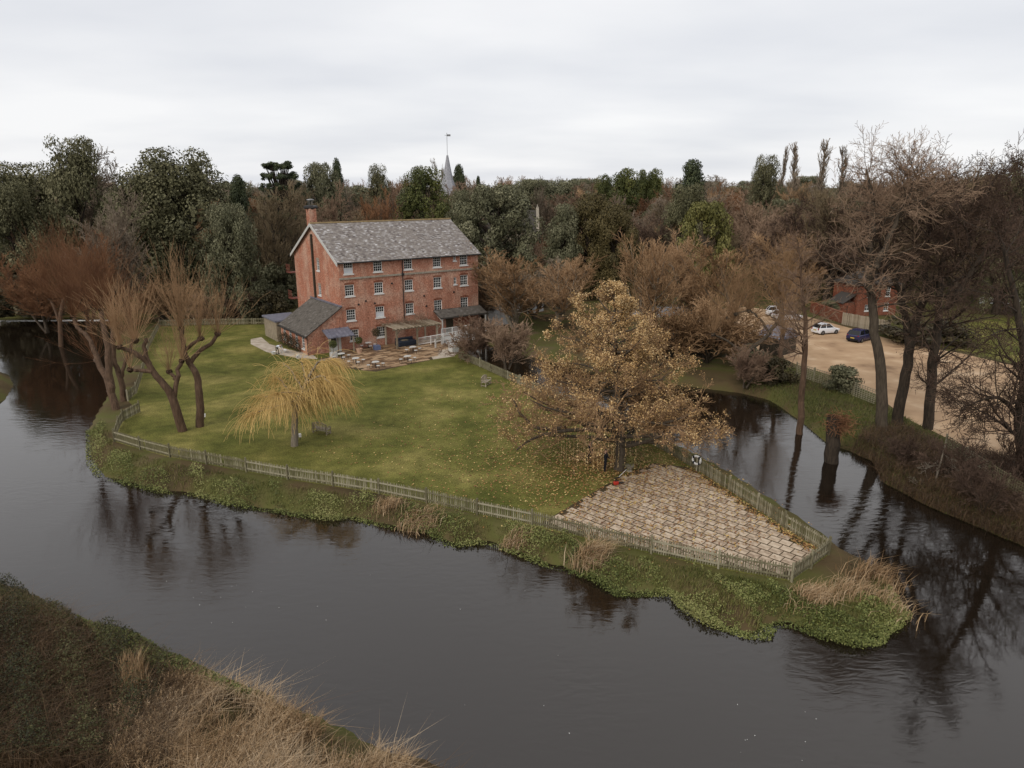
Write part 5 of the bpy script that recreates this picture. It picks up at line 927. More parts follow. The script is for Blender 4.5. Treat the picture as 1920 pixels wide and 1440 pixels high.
MB().prism([(2.3, -4), (nl_, -4), (nl_, 4), (2.3, 4)], 0, 8.5).poly([(nl_, -4, 8.5), (nl_, 4, 8.5), (nl_, 0, 13.9)]).poly([(nl_ - .6, 0, 13.9), (nl_ - .6, 4, 8.5), (nl_ - .6, -4, 8.5)]).build('nave_wall', Mt['stone'], chh)
MB().poly([(2.3, -4.3, 8.3), (nl_ - .6, -4.3, 8.3), (nl_ - .6, 0, 13.6), (2.3, 0, 13.6)]).poly([(2.3, 4.3, 8.3), (2.3, 0, 13.6), (nl_ - .6, 0, 13.6), (nl_ - .6, 4.3, 8.3)]).build('nave_roof', Mt['slate2'], chh)
MB().beam((nl_ - .3, -4.4, 8.5), (nl_ - .3, 0, 14.2), .7, .35).beam((nl_ - .3, 4.4, 8.5), (nl_ - .3, 0, 14.2), .7, .35).tube((nl_ - .3, 0, 14.1), (nl_ - .3, 0, 15), .25, .1).build('gable_coping', Mt['stone'], chh)
ct = G(1590, 594); cot = empty('brick_cottage', (ct[0], ct[1], 0), radians(14), 'two-storey red brick cottage half hidden by the alder trunks', 'house'); cot.scale = (.82, .82, .88)
m_ = MB(); wall_holes(m_, 9, 5.6, [(2.2, 3.2, 3.4, 5.0), (1.9, 3.0, .9, 2.0), (6.2, 7.2, .8, 2.2), (6.2, 7.2, 3.4, 5.0)], .14, lambda x, y, z: (x + 1.6, y, z)); m_.poly([(1.6, 0, 0), (1.6, 0, 5.6), (1.6, 7, 5.6), (1.6, 7, 0)]).poly([(10.6, 0, 0), (10.6, 7, 0), (10.6, 7, 5.6), (10.6, 0, 5.6)])
m_.build('wall', Mt['brick2'], cot)
for x, z, w, h in ((4.3, 4.2, 1, 1.6), (4.05, 1.45, 1.1, 1.1), (8.3, 1.5, 1, 1.4), (8.3, 4.2, 1, 1.6)): window(cot, ((x, 0, z), (1, 0, 0), (0, 1, 0)), w, h, nxp=2, arch=False)
MB().poly([(1.2, -.4, 5.5), (11, -.4, 5.5), (8.5, 3.5, 7.6), (3.8, 3.5, 7.6)]).poly([(1.2, 7.4, 5.5), (3.8, 3.5, 7.6), (8.5, 3.5, 7.6), (11, 7.4, 5.5)]).poly([(1.2, -.4, 5.5), (3.8, 3.5, 7.6), (1.2, 7.4, 5.5)]).poly([(11, -.4, 5.5), (11, 7.4, 5.5), (8.5, 3.5, 7.6)]).poly([(1.2, -.4, 5.49), (1.2, 7.4, 5.49), (11, 7.4, 5.49), (11, -.4, 5.49)]).build('roof', Mt['slate2'], cot)
MB().box((.3, 2.5, 1.2), (2.6, 4, 2.4)).build('outshot', Mt['brick2'], cot); MB().poly([(-1.2, .3, 2.35), (1.6, .3, 3.9), (1.6, 4.7, 3.9), (-1.2, 4.7, 2.35)]).poly([(-1.2, .3, 2.3), (-1.2, 4.7, 2.3), (1.6, 4.7, 3.85), (1.6, .3, 3.85)]).build('outshot_roof', Mt['slate2'], cot)
def board_fence(name, label, p, q, h, m, step=.16):
    L = hypot(q[0] - p[0], q[1] - p[1]); a = atan2(q[1] - p[1], q[0] - p[0]); f = empty(name, (p[0], p[1], 0), a, label, 'fence'); me = MB().box((0, 0, h / 2), (step - .012, .025, h)).mesh('board', m); r = random.Random(3)
    for i in range(int(L / step)): put('board', me, f, ((i + .5) * step, r.uniform(-.01, .01), r.uniform(-.03, .03)))
    for i in range(int(L / 2.4) + 1): MB().box((i * 2.4, .08, h / 2), (.1, .1, h)).build('post', m, f)
    return f
board_fence('board_fence', 'grey close-boarded timber fence in front of the cottage', G(1578, 608), G(1668, 626), 1.8, Mt['timber'])
gw_ = G(1520, 585); m_ = MB().beam((0, 0, .8), (G(1578, 606)[0] - gw_[0], G(1578, 606)[1] - gw_[1], .8), .3, 1.6).beam((0, 0, 1.63), (G(1578, 606)[0] - gw_[0], G(1578, 606)[1] - gw_[1], 1.63), .4, .1); tag(m_.build('garden_wall', Mt['brick2'], loc=gw_), 'low brick garden wall left of the cottage fence', 'wall')
# open-fronted sheds by the channel
def shed(label, px0, py0, px1, py1, dep, h, m_r, m_w, openf=False):
    p, q = G(px0, py0), G(px1, py1); L = hypot(q[0] - p[0], q[1] - p[1]); a = atan2(q[1] - p[1], q[0] - p[0]); s = empty('shed', (p[0], p[1], 0), a, label, 'shed')
    w_ = MB().box((L / 2, dep - .06, h / 2), (L, .12, h)).box((.06, dep / 2, h / 2), (.12, dep - .26, h)).box((L - .06, dep / 2, h / 2), (.12, dep - .26, h)); w_.build('wall', m_w, s)
    if openf:
        for i in range(5): MB().box((.1 + (L - .2) * i / 4, .07, h / 2), (.14, .14, h)).build('post', m_w, s)
        for i in range(4): MB().box((L / 2, .03, .25 + i * .3), (L - .3, .04, .14)).build('board', m_w, s)
    else:
        for i in range(int(L / .2)): MB().box((.1 + (i + .5) * .2, .05, h / 2), (.185, .06, h)).build('board', m_w, s)
    MB().poly([(-.3, -.3, h + .02), (L + .3, -.3, h + .02), (L + .3, dep * .55, h + 1.1), (-.3, dep * .55, h + 1.1)]).poly([(-.3, dep + .3, h + .02), (-.3, dep * .55, h + 1.1), (L + .3, dep * .55, h + 1.1), (L + .3, dep + .3, h + .02)]).poly([(-.3, -.3, h), (-.3, dep + .3, h), (L + .3, dep + .3, h), (L + .3, -.3, h)]).poly([(0, 0, h), (0, dep, h), (0, dep * .55, h + 1.05)]).poly([(L, 0, h), (L, dep * .55, h + 1.05), (L, dep, h)]).build('roof', m_r, s)
shed('low open-fronted timber shed with grey roof across the channel', 1245, 668, 1335, 672, 4.5, 2.2, Mt['slate2'], Mt['darktimber'], True)
shed('closed plank shed right of the open-fronted shed', 1342, 668, 1392, 676, 4, 2.0, Mt['slate2'], Mt['fence'])
shed('pale-roofed shed beside the tan pollard', 1422, 660, 1462, 668, 3.5, 2.1, Mt['lead'], Mt['darktimber'])
def tent(label, px, py, L, W, h, a):
    p = G(px, py); t = empty('marquee', p, a, label, 'tent'); n_ = 14; m_ = MB(); prof = [(-W / 2, 0)] + [(-W / 2 * cos(pi * i / n_), h * .45 + h * .55 * sin(pi * i / n_)) for i in range(n_ + 1)] + [(W / 2, 0)]
    for i in range(len(prof) - 1): m_.poly([(-L / 2, prof[i][0], prof[i][1]), (L / 2, prof[i][0], prof[i][1]), (L / 2, prof[i + 1][0], prof[i + 1][1]), (-L / 2, prof[i + 1][0], prof[i + 1][1])])
    for x in (-L / 2, L / 2): m_.poly([(x, q[0], q[1]) for q in prof])
    m_.build('canopy', Mt['canvas'], t, smooth=False)
    MB().box((-L / 2 - .05, -W * .12, h * .4), (.06, W * .24, h * .8)).build('door', Mt['darktimber'], t)
    k = MB()
    for x in np.linspace(-L / 2, L / 2, 5):
        for i in range(len(prof) - 1): k.beam((x, prof[i][0] * 1.015, prof[i][1] * 1.01), (x, prof[i + 1][0] * 1.015, prof[i + 1][1] * 1.01), .07, .05)
    k.build('hoop', Mt['greywhite'], t)
tent('white barrel-roofed marquee beside the mill right end', 926, 606, 4.6, 3.6, 3.0, MANG)
tent('white rounded tent half hidden by bare shrubs', 993, 584, 3.6, 3.0, 2.5, MANG + .3)
wp = G(1835, 574); tag(MB().beam((0, 0, 1.0), (18, -3, 1.0), .3, 1.0).box((6, -2, .6), (.4, .4, 1.2)).box((14, -2.5, .6), (.4, .4, 1.2)).build('white_parapet', Mt['white'], loc=wp), 'white parapet line beyond the meadow at right', 'wall')
# weir sill at the far left
wq = G(-60, 602, WZ); we = G(205, 601, WZ); o = MB(); R_ = random.Random(4)
for i in range(90):
    t = R_.random(); o.box((wq[0] + (we[0] - wq[0]) * t, wq[1] + (we[1] - wq[1]) * t, WZ + .02 + R_.uniform(0, .03)), (R_.uniform(.15, .9), R_.uniform(.15, .7), .07), R_.uniform(-.5, .5))
tag(o.build('weir_foam', Mt['white']), 'line of white foam over the weir at far left', 'foam', kind='stuff')
# lattice fences by the car park
def lattice(label, pts, h=1.5):
    p0 = pts[0]; f = empty('lattice_fence', (p0[0], p0[1], 0), 0, label, 'fence')
    for i in range(len(pts) - 1):
        p, q = np.array(pts[i][:2]) - p0[:2], np.array(pts[i + 1][:2]) - p0[:2]; L = np.linalg.norm(q - p); n_ = max(1, int(L / 2.0))
        for j in range(n_):
            a, b_ = p + (q - p) * j / n_, p + (q - p) * (j + 1) / n_; MB().box((a[0], a[1], h / 2 + .05), (.1, .1, h + .1)).build('post', Mt['fence'], f); m_ = MB(); d = b_ - a
            for k in range(9): t = (k + .5) / 9; m_.beam((a[0] + d[0] * t, a[1] + d[1] * t, .1), (a[0] + d[0] * t, a[1] + d[1] * t, h), .05, .02)
            for k in range(8): z = .15 + k * (h - .2) / 7; m_.beam((a[0], a[1] - .022, z), (b_[0], b_[1] - .022, z), .02, .05)
            m_.build('lattice_panel', Mt['fence'], f)
lattice('mossy lattice fence between channel bank and gravel', [G(1492, 705), G(1560, 728), G(1640, 760)])
lattice('dark lattice fence lower right beside the gravel', [G(1770, 850), G(1850, 905), G(1925, 955)])

# ---------------------------------------------------------------- cars
def car(label, px, py, a, paint, L=3.7, W=1.65, H_=1.48, suv=False):
    p = G(px, py); c = empty('parked_car', p, a, label, 'car', 'cars in the gravel car park'); zb, be = .2, .92 * H_ / 1.48
    st = [(0, .82, .42, be * .62, None), (.04, .93, .3, be * .78, None), (.12, 1, zb, be * .86, None), (.26, 1, zb, be * .97, None), (.31, 1, zb, be, .99), (.46, 1, zb, be, H_ * .985), (.66, 1, zb, be * 1.01, H_), (.86, 1, zb, be * 1.03, H_ * .96), (.955, .98, zb, be * 1.04, H_ * (.8 if suv else .72)), (1, .9, .4, be * .9, None)]
    body = MB(); rows = []
    for t, w, z0, zt, zr in st:
        x = L / 2 - t * L; hw = W / 2 * w; rows.append([(x, -hw * .92, z0), (x, -hw, z0 + .25), (x, -hw, zt - .1), (x, -hw * .93, zt), (x, hw * .93, zt), (x, hw, zt - .1), (x, hw, z0 + .25), (x, hw * .92, z0)])
    n_ = len(rows[0]); body.v = [q for r in rows for q in r]
    for i in range(len(rows) - 1):
        for j in range(n_): body.f.append((i * n_ + j, i * n_ + (j + 1) % n_, (i + 1) * n_ + (j + 1) % n_, (i + 1) * n_ + j))
    body.f.append(tuple(range(n_))); body.f.append(tuple((len(rows) - 1) * n_ + j for j in range(n_))[::-1])
    bo = body.build('body', paint, c, smooth=False, bevel=.03)
    X = lambda t: L / 2 - t * L; g = W / 2 * .91; rf = W / 2 * .74
    A_, B_, C_, D_ = (X(.3), be), (X(.47), H_ * .97), (X(.87), H_ * .95), (X(.965), be * 1.02)
    MB().poly([(B_[0], -rf, B_[1]), (B_[0], rf, B_[1]), (X(.66), rf, H_), (X(.66), -rf, H_)]).poly([(X(.66), -rf, H_), (X(.66), rf, H_), (C_[0], rf, C_[1]), (C_[0], -rf, C_[1])]).poly([(B_[0], -rf, B_[1] - .03), (C_[0], -rf, C_[1] - .03), (C_[0], rf, C_[1] - .03), (B_[0], rf, B_[1] - .03)]).build('roof', paint, c)
    MB().poly([(A_[0], -g, A_[1]), (A_[0], g, A_[1]), (B_[0], rf, B_[1]), (B_[0], -rf, B_[1])]).build('windscreen', Mt['glass'], c)
    MB().poly([(D_[0], -g, D_[1]), (C_[0], -rf, C_[1]), (C_[0], rf, C_[1]), (D_[0], g, D_[1])]).build('rear_window', Mt['glass'], c)
    for s in (-1, 1):
        MB().poly([(A_[0], s * g, be), (B_[0], s * rf, B_[1]), (C_[0], s * rf, C_[1]), (D_[0], s * g, D_[1])][::s]).build('side_window', Mt['glass'], c)
        q = MB()
        for t0, t1 in ((.3, .47), (.965, .87)): q.beam((X(t0), s * (g + .01), be), (X(t1), s * (rf + .01), H_ * .965), .07, .06)
        q.beam((X(.66), s * (g + .012), be), (X(.66), s * (rf + .012), H_ * .985), .07, .05); q.build('pillar', paint, c)
        MB().box((X(.985), s * W * .38, be * .86), (.12, .2, .26)).build('tail_light', Mt['lamp_red'], c); MB().box((X(.03), s * W * .36, be * .68), (.16, .28, .14)).build('headlight', Mt['white'], c); MB().box((X(.33), s * (W / 2 + .08), be + .04), (.12, .16, .12)).build('mirror', paint, c)
        for t in (.19, .81):
            wh = MB().tube((X(t), s * (W / 2 - .2), .31), (X(t), s * (W / 2 + .015), .31), .31, n=18).build('tyre', Mt['tyre'], c); MB().tube((X(t), s * (W / 2 + .012), .31), (X(t), s * (W / 2 + .025), .31), .19, n=12).build('rim', Mt['steel'], wh)
    MB().box((X(1.0), 0, .62), (.03, .52, .12)).build('number_plate', Mt['yellow'] if True else None, c)
    MB().box((X(1.0) + .02, 0, .4), (.12, W * .86, .2)).build('rear_bumper', Mt['tyre'] if suv else paint, c)
    return c
car('small white hatchback parked in front of the cottage garden', 1547, 625, radians(20), Mt['carwhite'])
car('dark blue estate car parked by the board fence', 1613, 638, radians(38), Mt['carblue'], 4.5, 1.85, 1.6, True)
car('white car parked farthest back behind the leaning willow', 1462, 592, radians(-15), Mt['carwhite'], 4.3, 1.75, 1.5)
car('white car with dark windows parked behind the tan pollard', 1475, 600, radians(10), Mt['carwhite'], 4.4, 1.8, 1.6, True)

# ---------------------------------------------------------------- people
def person(label, loc, rz, J, cloth, hairm, lean_label=None):
    """J joints in metres: x forward, y left, z up"""
    Vt = []; Ed = []; Rd = []; tagv = []
    def add(p, r, k, par=None):
        Vt.append(p); Rd.append(r); tagv.append(k)
        if par is not None: Ed.append((par, len(Vt) - 1))
        return len(Vt) - 1
    pe = add(J['pelvis'], .145, 'l'); wa = add(J['waist'], .135, 'u', pe); chs = add(J['chest'], .155, 'u', wa); ne = add(J['neck'], .06, 's', chs); he = add(J['head'], .095, 's', ne); tp = add(J['crown'], .075, 's', he)
    no = add(tuple(J['head'][k] + J['face'][k] * .115 for k in range(3)), .02, 's', he)
    for s, S in ((1, 'L'), (-1, 'R')):
        sh_ = add(J['sh' + S], .07, 'u', chs); el = add(J['el' + S], .05, 'u', sh_); wr = add(J['wr' + S], .033, J.get('sleeve', 'u'), el); d = np.array(J['wr' + S]) - np.array(J['el' + S]); d /= np.linalg.norm(d); sd_ = np.cross(d, (0, 0, 1.0)) if abs(d[2]) < .9 else np.array((1.0, 0, 0)); sd_ /= np.linalg.norm(sd_)
        pm = add(tuple(np.array(J['wr' + S]) + d * .07), .034, 's', wr)
        for k, fl in enumerate((.075, .085, .08, .06)):
            b0 = np.array(J['wr' + S]) + d * .1 + sd_ * (k - 1.5) * .021; f1 = add(tuple(b0 + d * fl * .4), .009, 's', pm); add(tuple(b0 + d * fl * .8 - np.array((0, 0, .012))), .008, 's', f1)
        add(tuple(np.array(J['wr' + S]) + d * .07 + sd_ * .06), .01, 's', pm)
        hp = add(J['hip' + S], .1, 'l', pe); kn = add(J['kn' + S], .068, 'l', hp); an_ = add(J['an' + S], .045, 'l', kn); hx = add(tuple(np.array(J['an' + S]) + np.array((-.04, 0, -.05))), .045, 'b', an_); add(tuple(np.array(J['an' + S]) + np.array((.17, 0, -.055))), .035, 'b', an_)
    me = bpy.data.meshes.new('person'); me.from_pydata(Vt, Ed, []); o = bpy.data.objects.new('person', me); COL.objects.link(o)
    sk = o.modifiers.new('skin', 'SKIN'); o.modifiers.new('sub', 'SUBSURF').levels = 1
    if not me.skin_vertices: 
        bpy.context.view_layer.objects.active = o
    for i, sv in enumerate(me.skin_vertices[0].data): sv.radius = (Rd[i], Rd[i]); sv.use_root = i == 0
    dg = bpy.context.evaluated_depsgraph_get(); m2 = bpy.data.meshes.new_from_object(o.evaluated_get(dg)); bpy.data.objects.remove(o); m2.name = 'person_body'
    keys = ['s', 'u', 'l', 'b']; m2.materials.clear()
    for k in keys: m2.materials.append(cloth[k])
    VA = np.array(Vt); ea = np.array(Ed)
    for f in m2.polygons:
        c = np.array(f.center); a = VA[ea[:, 0]]; e = VA[ea[:, 1]] - a; t = np.clip(((c - a) * e).sum(1) / ((e * e).sum(1) + 1e-9), 0, 1); dd = np.linalg.norm(a + e * t[:, None] - c, axis=1); j = int(dd.argmin()); f.material_index = keys.index(tagv[ea[j, 1]] if t[j] > .3 else tagv[ea[j, 0]]); f.use_smooth = True
    b_ = put('person', m2, None, loc, rz); tag(b_, label, 'person')
    h = np.array(J['head']); up = np.array(J['crown']) - h; up = up / np.linalg.norm(up); bmx = bmesh.new(); bmesh.ops.create_uvsphere(bmx, u_segments=12, v_segments=8, radius=.118)
    for v in list(bmx.verts):
        if np.dot(np.array(v.co), up) < -.02 + .6 * max(0, np.dot(np.array(v.co), np.array(J['face']))): bmx.verts.remove(v)
    hm = bpy.data.meshes.new('hair'); bmx.to_mesh(hm); bmx.free(); hm.materials.append(hairm); put('hair', hm, b_, tuple(h + up * .035)); return b_
ST = dict(pelvis=(0, 0, .92), waist=(0, 0, 1.08), chest=(.01, 0, 1.32), neck=(.02, 0, 1.5), head=(.04, 0, 1.61), crown=(.035, 0, 1.7), face=(1, 0, 0), shL=(0, .2, 1.42), shR=(0, -.2, 1.42), elL=(.05, .26, 1.14), elR=(.1, -.25, 1.14), wrL=(.24, .18, 1.0), wrR=(.28, -.14, 1.05), hipL=(0, .1, .88), hipR=(0, -.1, .88), knL=(.05, .12, .48), knR=(-.02, -.12, .48), anL=(0, .13, .09), anR=(-.08, -.13, .09))
BD = dict(pelvis=(-.12, 0, .9), waist=(.03, 0, 1.0), chest=(.27, 0, 1.1), neck=(.44, 0, 1.12), head=(.55, 0, 1.1), crown=(.63, 0, 1.14), face=(.6, 0, -.8), shL=(.36, .2, 1.1), shR=(.36, -.2, 1.08), elL=(.5, .24, .84), elR=(.52, -.22, .82), wrL=(.68, .14, .66), wrR=(.7, -.12, .64), hipL=(-.12, .1, .87), hipR=(-.12, -.1, .87), knL=(.03, .12, .48), knR=(-.1, -.12, .47), anL=(0, .13, .09), anR=(-.18, -.13, .09))
person('person in white shirt bending over a basin by the lean-to', G(521, 664), radians(-18), BD, dict(s=Mt['skin'], u=Mt['shirt'], l=Mt['khaki'], b=Mt['shoe']), Mt['hair'])
dk = dict(s=Mt['skin'], u=Mt['darkcloth'], l=Mt['darkcloth'], b=Mt['shoe'])
person('person in black standing nearest the golden tree trunk', G(1134, 884), radians(20), ST, dk, Mt['darkcloth'])
person('person in black behind the hanging leaf strings, left of the other', G(1104, 870), radians(-40), ST, dk, Mt['darkcloth'])

# ---------------------------------------------------------------- garden furniture and small things
def bench(label, px, py, a):
    b_ = empty('garden_bench', G(px, py), a, label, 'bench')
    for i in range(5): MB().box((0, -.2 + i * .11, .43), (1.5, .09, .03)).build('slat', Mt['timber'], b_)
    for x in (-.7, .7):
        for y in (-.22, .28): MB().box((x, y, .3 if y < 0 else .45), (.07, .07, .6 if y < 0 else .9)).build('leg', Mt['timber'], b_)
        MB().box((x, .03, .63), (.08, .56, .04)).box((x, .03, .1), (.05, .44, .06)).build('arm', Mt['timber'], b_)
    MB().box((0, -.22, .12), (1.33, .05, .06)).build('stretcher', Mt['timber'], b_)
    for i in range(11): x = -.6 + i * .12; MB().box((x, .29, .66 + .07 * cos(x * 2)), (.04, .03, .42 + .14 * cos(x * 2))).build('back_slat', Mt['timber'], b_)
    m_ = MB()
    for i in range(10): x0, x1 = -.68 + i * .136, -.68 + (i + 1) * .136; m_.beam((x0, .29, .86 + .16 * cos(x0 * 2.1)), (x1, .29, .86 + .16 * cos(x1 * 2.1)), .05, .07)
    m_.build('top_rail', Mt['timber'], b_)
bench('arched-back timber bench on the lawn right of the weeping willow', 604, 812, radians(155))
bench('timber bench facing the lawn at the left skirt of the golden tree', 912, 722, radians(70))
def table_set(px, py, lb):
    p = G(px, py); t = empty('round_table', p, 0, 'white round-topped table ' + lb, 'table', 'terrace tables'); MB().lathe([(.4, .72), (.42, .74), (.4, .76)], 18).build('table_top', Mt['greywhite'], t); MB().lathe([(.24, 0), (.05, .06), (.04, .7)], 10).build('pedestal', Mt['black'], t)
    for k in range(4):
        a = k * pi / 2 + .5; s = empty('round_stool', (p[0] + .85 * cos(a), p[1] + .85 * sin(a), 0), a, ['right-hand', 'rear', 'left-hand', 'near'][k] + ' white stool at the table ' + lb, 'stool', 'terrace stools')
        MB().lathe([(.2, .44), (.22, .46), (.2, .49)], 14).build('seat', Mt['greywhite'], s)
        for j in range(3): b2 = j * 2 * pi / 3; MB().tube((.12 * cos(b2), .12 * sin(b2), .44), (.19 * cos(b2), .19 * sin(b2), .02), .018, n=6).build('leg', Mt['black'], s)
for px, py, lb in [(668, 683, 'left of the terrace front edge'), (705, 690, 'at the front tip of the terrace'), (765, 679, 'at the right side of the terrace'), (641, 674, 'beside the white square planter'), (775, 661, 'just in front of the pergola'), (691, 653, 'against the mill wall by the blue planter')]: table_set(px, py, lb)
def ball_tree(label, px, py, kind, h, r, m):
    p = G(px, py); t = empty('potted_tree', p, MANG, label, 'potted tree'); hp = .55
    if kind == 'round': MB().lathe([(.28, 0), (.38, .5), (.42, .52), (.42, .58), (.36, .58), (.34, .5)], 18).build('pot', Mt['terracotta'], t)
    else: MB().box((0, 0, .3), (.72, .72, .6)).build('pot', Mt['greywhite'] if kind == 'white' else Mt['blue'], t)
    MB().tube((0, 0, .5), (0, 0, h), .04, .03).build('stem', Mt['bark_pale'], t); r_ = np.random.RandomState(px); d = r_.normal(0, 1, (900, 3)); d /= np.linalg.norm(d, axis=1)[:, None]; V, Fq = leaves(d * (r * r_.uniform(.6, 1.05, 900))[:, None] + np.array((0, 0, h + r * .6)), d, r_.uniform(.08, .14, 900), r_); put('foliage', npmesh('foliage', V, Fq, m, np.repeat(r_.uniform(0, 1, 900), 4)), t)
ball_tree('clipped ball tree in a white square planter by the porch', 626, 670, 'white', 1.3, .5, Mt['pine'])
ball_tree('clipped ball tree in a round terracotta pot', 674, 662, 'round', 1.3, .48, Mt['pine'])
ball_tree('grey-leaved standard tree in a blue square planter', 707, 656, 'blue', 1.9, .55, Mt['hedge'])
# covered furniture under the pergola
p = ML(7.6, -2.0); o = empty('covered_sofa', p, MANG, 'navy-covered garden sofa beneath the pergola', 'sofa'); MB().box((0, 0, .35), (2.6, 1.2, .7)).build('cover', Mt['navy'], o, bevel=.12); MB().box((0, .45, .85), (2.5, .3, .34)).build('back_cover', Mt['navy'], o, bevel=.1); MB().box((-.2, -.1, .74), (.9, .5, .08)).build('cushion', Mt['timber'], o, bevel=.03)
# white ramp railings
def railing(label, p, q, z0, z1, h=1.0):
    f = empty('ramp_railing', (p[0], p[1], 0), 0, label, 'railing'); d = np.array((q[0] - p[0], q[1] - p[1])); L = np.linalg.norm(d); d /= L; a = atan2(d[1], d[0]); n_ = max(1, round(L / 1.8))
    def at(t, z): return (d[0] * L * t, d[1] * L * t, z0 + (z1 - z0) * t + z)
    for i in range(n_ + 1): c = at(i / n_, 0); MB().box((c[0], c[1], (c[2] + h + .05) / 2), (.1, .1, c[2] + h + .05), a).build('post', Mt['white'], f)
    MB().beam(at(0, h), at(1, h), .07, .07).build('handrail', Mt['white'], f); MB().beam(at(0, .12), at(1, .12), .05, .07).build('lower_rail', Mt['white'], f)
    me = MB().box((0, 0, h / 2 + .06), (.035, .035, h - .14)).mesh('baluster', Mt['white'])
    for i in range(int(L / .15)): c = at((i + .5) / int(L / .15), 0); put('baluster', me, f, c, a)
railing('white front ramp railing running out from the pergola', ML(12.0, -4.0), ML(17.6, -4.4), .35, .55)
railing('white rear ramp railing close to the mill wall under the canopy', ML(13.0, -1.9), ML(17.8, -2.2), .5, .6)
railing('white sloping railing behind the pergola posts', ML(8.9, -2.9), ML(12.0, -4.0), .0, .35, .95)
rp = empty('ramp', ML(12, -4), MANG, 'pale timber ramp deck between the white railings', 'ramp'); MB().poly([(0, .1, .33), (5.6, -.3, .53), (5.8, 2, .53), (.9, 2.05, .43)]).poly([(0, .1, .0), (0, .1, .33), (.9, 2.05, .43), (.9, 2.05, 0)]).poly([(0, .1, 0), (5.6, -.3, 0), (5.6, -.3, .53), (0, .1, .33)]).build('deck', Mt['greywhite'], rp)
MB().box((2.8, -.32, .2), (5.2, .06, .3)).build('fascia', Mt['white'], rp)
p = ML(9.9, -5.6); q = ML(11.6, -4.3); f = empty('step_handrail', p, 0, 'weathered timber handrail at the terrace steps', 'railing')
for k, (x, y) in enumerate(((0, 0), (q[0] - p[0], q[1] - p[1]))): MB().box((x, y, .55), (.16, .16, 1.1), MANG).build('post', Mt['greywhite'], f)
MB().beam((0, 0, .95), (q[0] - p[0], q[1] - p[1], 1.05), .08, .1).build('rail', Mt['timber'], f)
o = empty('white_tank', G(851, 660), MANG, 'white box tank at the bush end of the ramp', 'tank'); MB().box((0, 0, .55), (1.0, 1.0, 1.0)).build('tank_body', Mt['greywhite'], o, bevel=.06); MB().lathe([(.14, 1.05), (.14, 1.1), (.1, 1.12)], 10).build('cap', Mt['white'], o); MB().box((0, 0, .03), (1.1, 1.1, .06)).build('pallet', Mt['timber'], o)
o = empty('orange_chair', ML(16.4, -1.2, .55), MANG, 'orange timber chair under the slate canopy', 'chair'); MB().box((0, 0, .45), (.5, .5, .05)).build('seat', Mt['orange'], o); MB().box((0, .24, .75), (.5, .05, .5)).build('backrest', Mt['orange'], o)
for x in (-.22, .22):
    for y in (-.22, .22): MB().box((x, y, .22), (.05, .05, .44)).build('leg', Mt['orange'], o)
# basin, bucket, tools
for px, py, lb in ((514, 664, 'white basin left of the bending person'), (532, 661, 'white basin in front of the bending person')):
    o = empty('basin', G(px, py), 0, lb, 'basin'); MB().lathe([(.28, .02), (.38, .3), (.42, .32), (.38, .3), (.26, .08)], 16).build('bowl', Mt['white'], o); MB().lathe([(.3, .2), (.1, .21)], 12).build('dark_water', Mt['black'], o)
o = empty('bucket', G(559, 672), 0, 'white lidded bucket on the path edge', 'bucket'); MB().lathe([(.17, 0), (.2, .45), (.21, .46), (.21, .5), (.05, .51)], 14).build('tub', Mt['white'], o); MB().box((0, -.19, .22), (.18, .03, .16)).build('sticker', Mt['blue'], o)
def flood(px, py, lb):
    o = empty('flood_light', G(px, py), radians(200), lb, 'light'); MB().tube((0, 0, 0), (0, 0, .25), .025).build('stake', Mt['black'], o); h_ = MB().box((0, 0, .36), (.2, .26, .24)).build('housing', Mt['white'], o); MB().box((.11, 0, .36), (.02, .2, .18)).build('lens', Mt['glass'], h_)
flood(563, 824, 'white flood light on the lawn beside the weeping willow trunk'); flood(384, 786, 'small white flood light at the foot of the upright pollard')
o = empty('life_ring', G(1306, 884), radians(-40), 'white life ring on a post by the channel fence', 'life ring'); MB().box((0, 0, .6), (.1, .1, 1.25)).build('post', Mt['fence'], o); bm_ = MB(); 
for i in range(24):
    for j in range(8): a1, b1 = 2 * pi * i / 24, 2 * pi * j / 8; rr = .3 + .085 * cos(b1); bm_.v.append((rr * cos(a1), -.14 + .06 * sin(b1), .92 + rr * sin(a1)))
for i in range(24):
    for j in range(8): bm_.f.append((i * 8 + j, ((i + 1) % 24) * 8 + j, ((i + 1) % 24) * 8 + (j + 1) % 8, i * 8 + (j + 1) % 8))
bm_.build('ring', Mt['white'], o, smooth=True)
for k in range(4): a1 = pi / 4 + k * pi / 2; MB().box((.3 * cos(a1), -.14, .92 + .3 * sin(a1)), (.12, .14, .19)).build('band', Mt['darkcloth'], o)
pl = empty('flower_planter', G(1180, 884), 0, 'pale stone planter with a yellow plant under the golden tree', 'planter'); MB().lathe([(.22, 0), (.16, .15), (.32, .45), (.36, .5), (.3, .5)], 14).build('urn', Mt['stone'], pl)
r_ = np.random.RandomState(5); d = r_.normal(0, 1, (350, 3)) * np.array((.26, .26, .28)) + np.array((0, 0, .8)); V, Fq = leaves(d, r_.normal(0, 1, (350, 3)), r_.uniform(.08, .15, 350), r_); put('foliage', npmesh('foliage', V, Fq, Mt['lime'], np.repeat(r_.uniform(.4, 1, 350), 4)), pl)
p = G(1158, 898); q = G(1174, 889); o = empty('broom', (p[0], p[1], .05), 0, 'broom with a pale handle lying at the patio corner', 'broom'); MB().tube((0, 0, .02), (q[0] - p[0], q[1] - p[1], .3), .02).build('handle', Mt['white'], o); MB().box((-.05, -.03, .03), (.4, .1, .1), .5).build('brush', Mt['darktimber'], o)
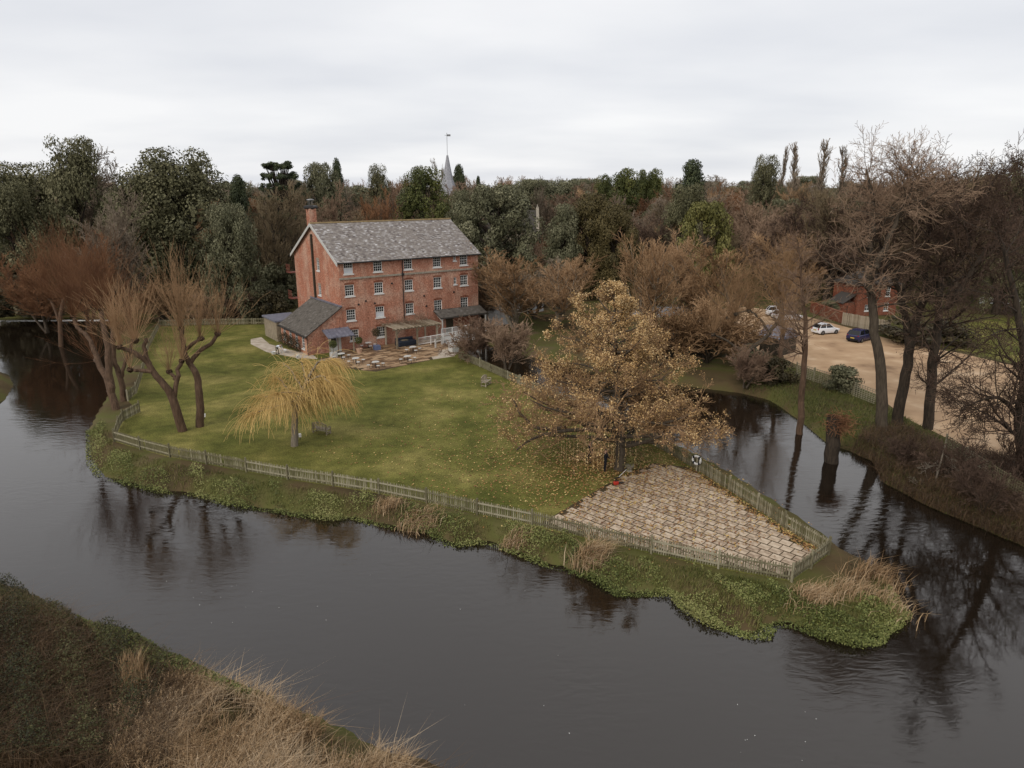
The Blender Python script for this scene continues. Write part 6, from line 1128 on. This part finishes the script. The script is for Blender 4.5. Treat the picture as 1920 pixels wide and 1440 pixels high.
o = empty('leaf_blower', G(1155, 909, .03), .4, 'red garden tool lying on the leafy patio edge', 'tool'); MB().box((0, 0, .14), (.34, .24, .24)).build('motor_case', Mt['red'], o, bevel=.05); MB().tube((.15, 0, .14), (.6, 0, .06), .06, .045).build('nozzle', Mt['black'], o); MB().tube((-.1, 0, .28), (.12, 0, .3), .02).build('handle', Mt['black'], o)
# climbers against the lean-to
for i, v_ in enumerate((2.7, 5.0, 7.2)):
    p = ML(LX - .45, v_); r_ = np.random.RandomState(70 + i); n_ = 900; C_ = np.column_stack([r_.normal(0, .3, n_), r_.normal(0, .4, n_), r_.uniform(.1, 1.7, n_)]); V, Fq = leaves(C_, r_.normal(0, 1, (n_, 3)), r_.uniform(.08, .16, n_), r_); t = empty('wall_shrub', p, MANG, ['right-hand', 'middle', 'left-hand'][i] + ' brown shrub growing against the lean-to wall', 'shrub'); put('foliage', npmesh('foliage', V, Fq, Mt['hedge'], np.repeat(r_.uniform(0, .9, n_), 4)), t)
    MB().tube((0, 0, 0), (0, 0, 1.4), .03).build('stem', Mt['bark'], t)
# bare vine on the pergola
R_ = random.Random(88); sg_ = []
for _ in range(26): 
    u_ = R_.uniform(-3.2, 3.2); grow(R_, (u_, R_.uniform(-2.6, -.2), 2.8), nrm((R_.gauss(0, 1), R_.gauss(0, 1), .15)), 1.6, .02, 1, PL, sg_)
put('vine_stems', npmesh('vine_stems', *tubes(np.array(sg_), 3), Mt['tw_brown']), pg)

# flecks of foam drifting on the river
rs_ = np.random.RandomState(33); P = np.concatenate([px_sample(rs_, [(250, 1080), (500, 1100), (560, 1200), (400, 1180)], 16, WZ + .012), px_sample(rs_, [(1320, 1300), (1560, 1320), (1560, 1430), (1300, 1430)], 9, WZ + .012), px_sample(rs_, [(420, 1000), (1000, 1100), (1200, 1400), (600, 1300)], 9, WZ + .012)])
V, Fq = leaves(P, np.tile((0, 0, 1.0), (len(P), 1)), rs_.uniform(.025, .07, len(P)), rs_, jit=.03, asp=.6); tag(put('foam_flecks', npmesh('foam_flecks', V, Fq, Mt['white'])), 'tiny white foam flecks drifting on the river', 'foam', kind='stuff')
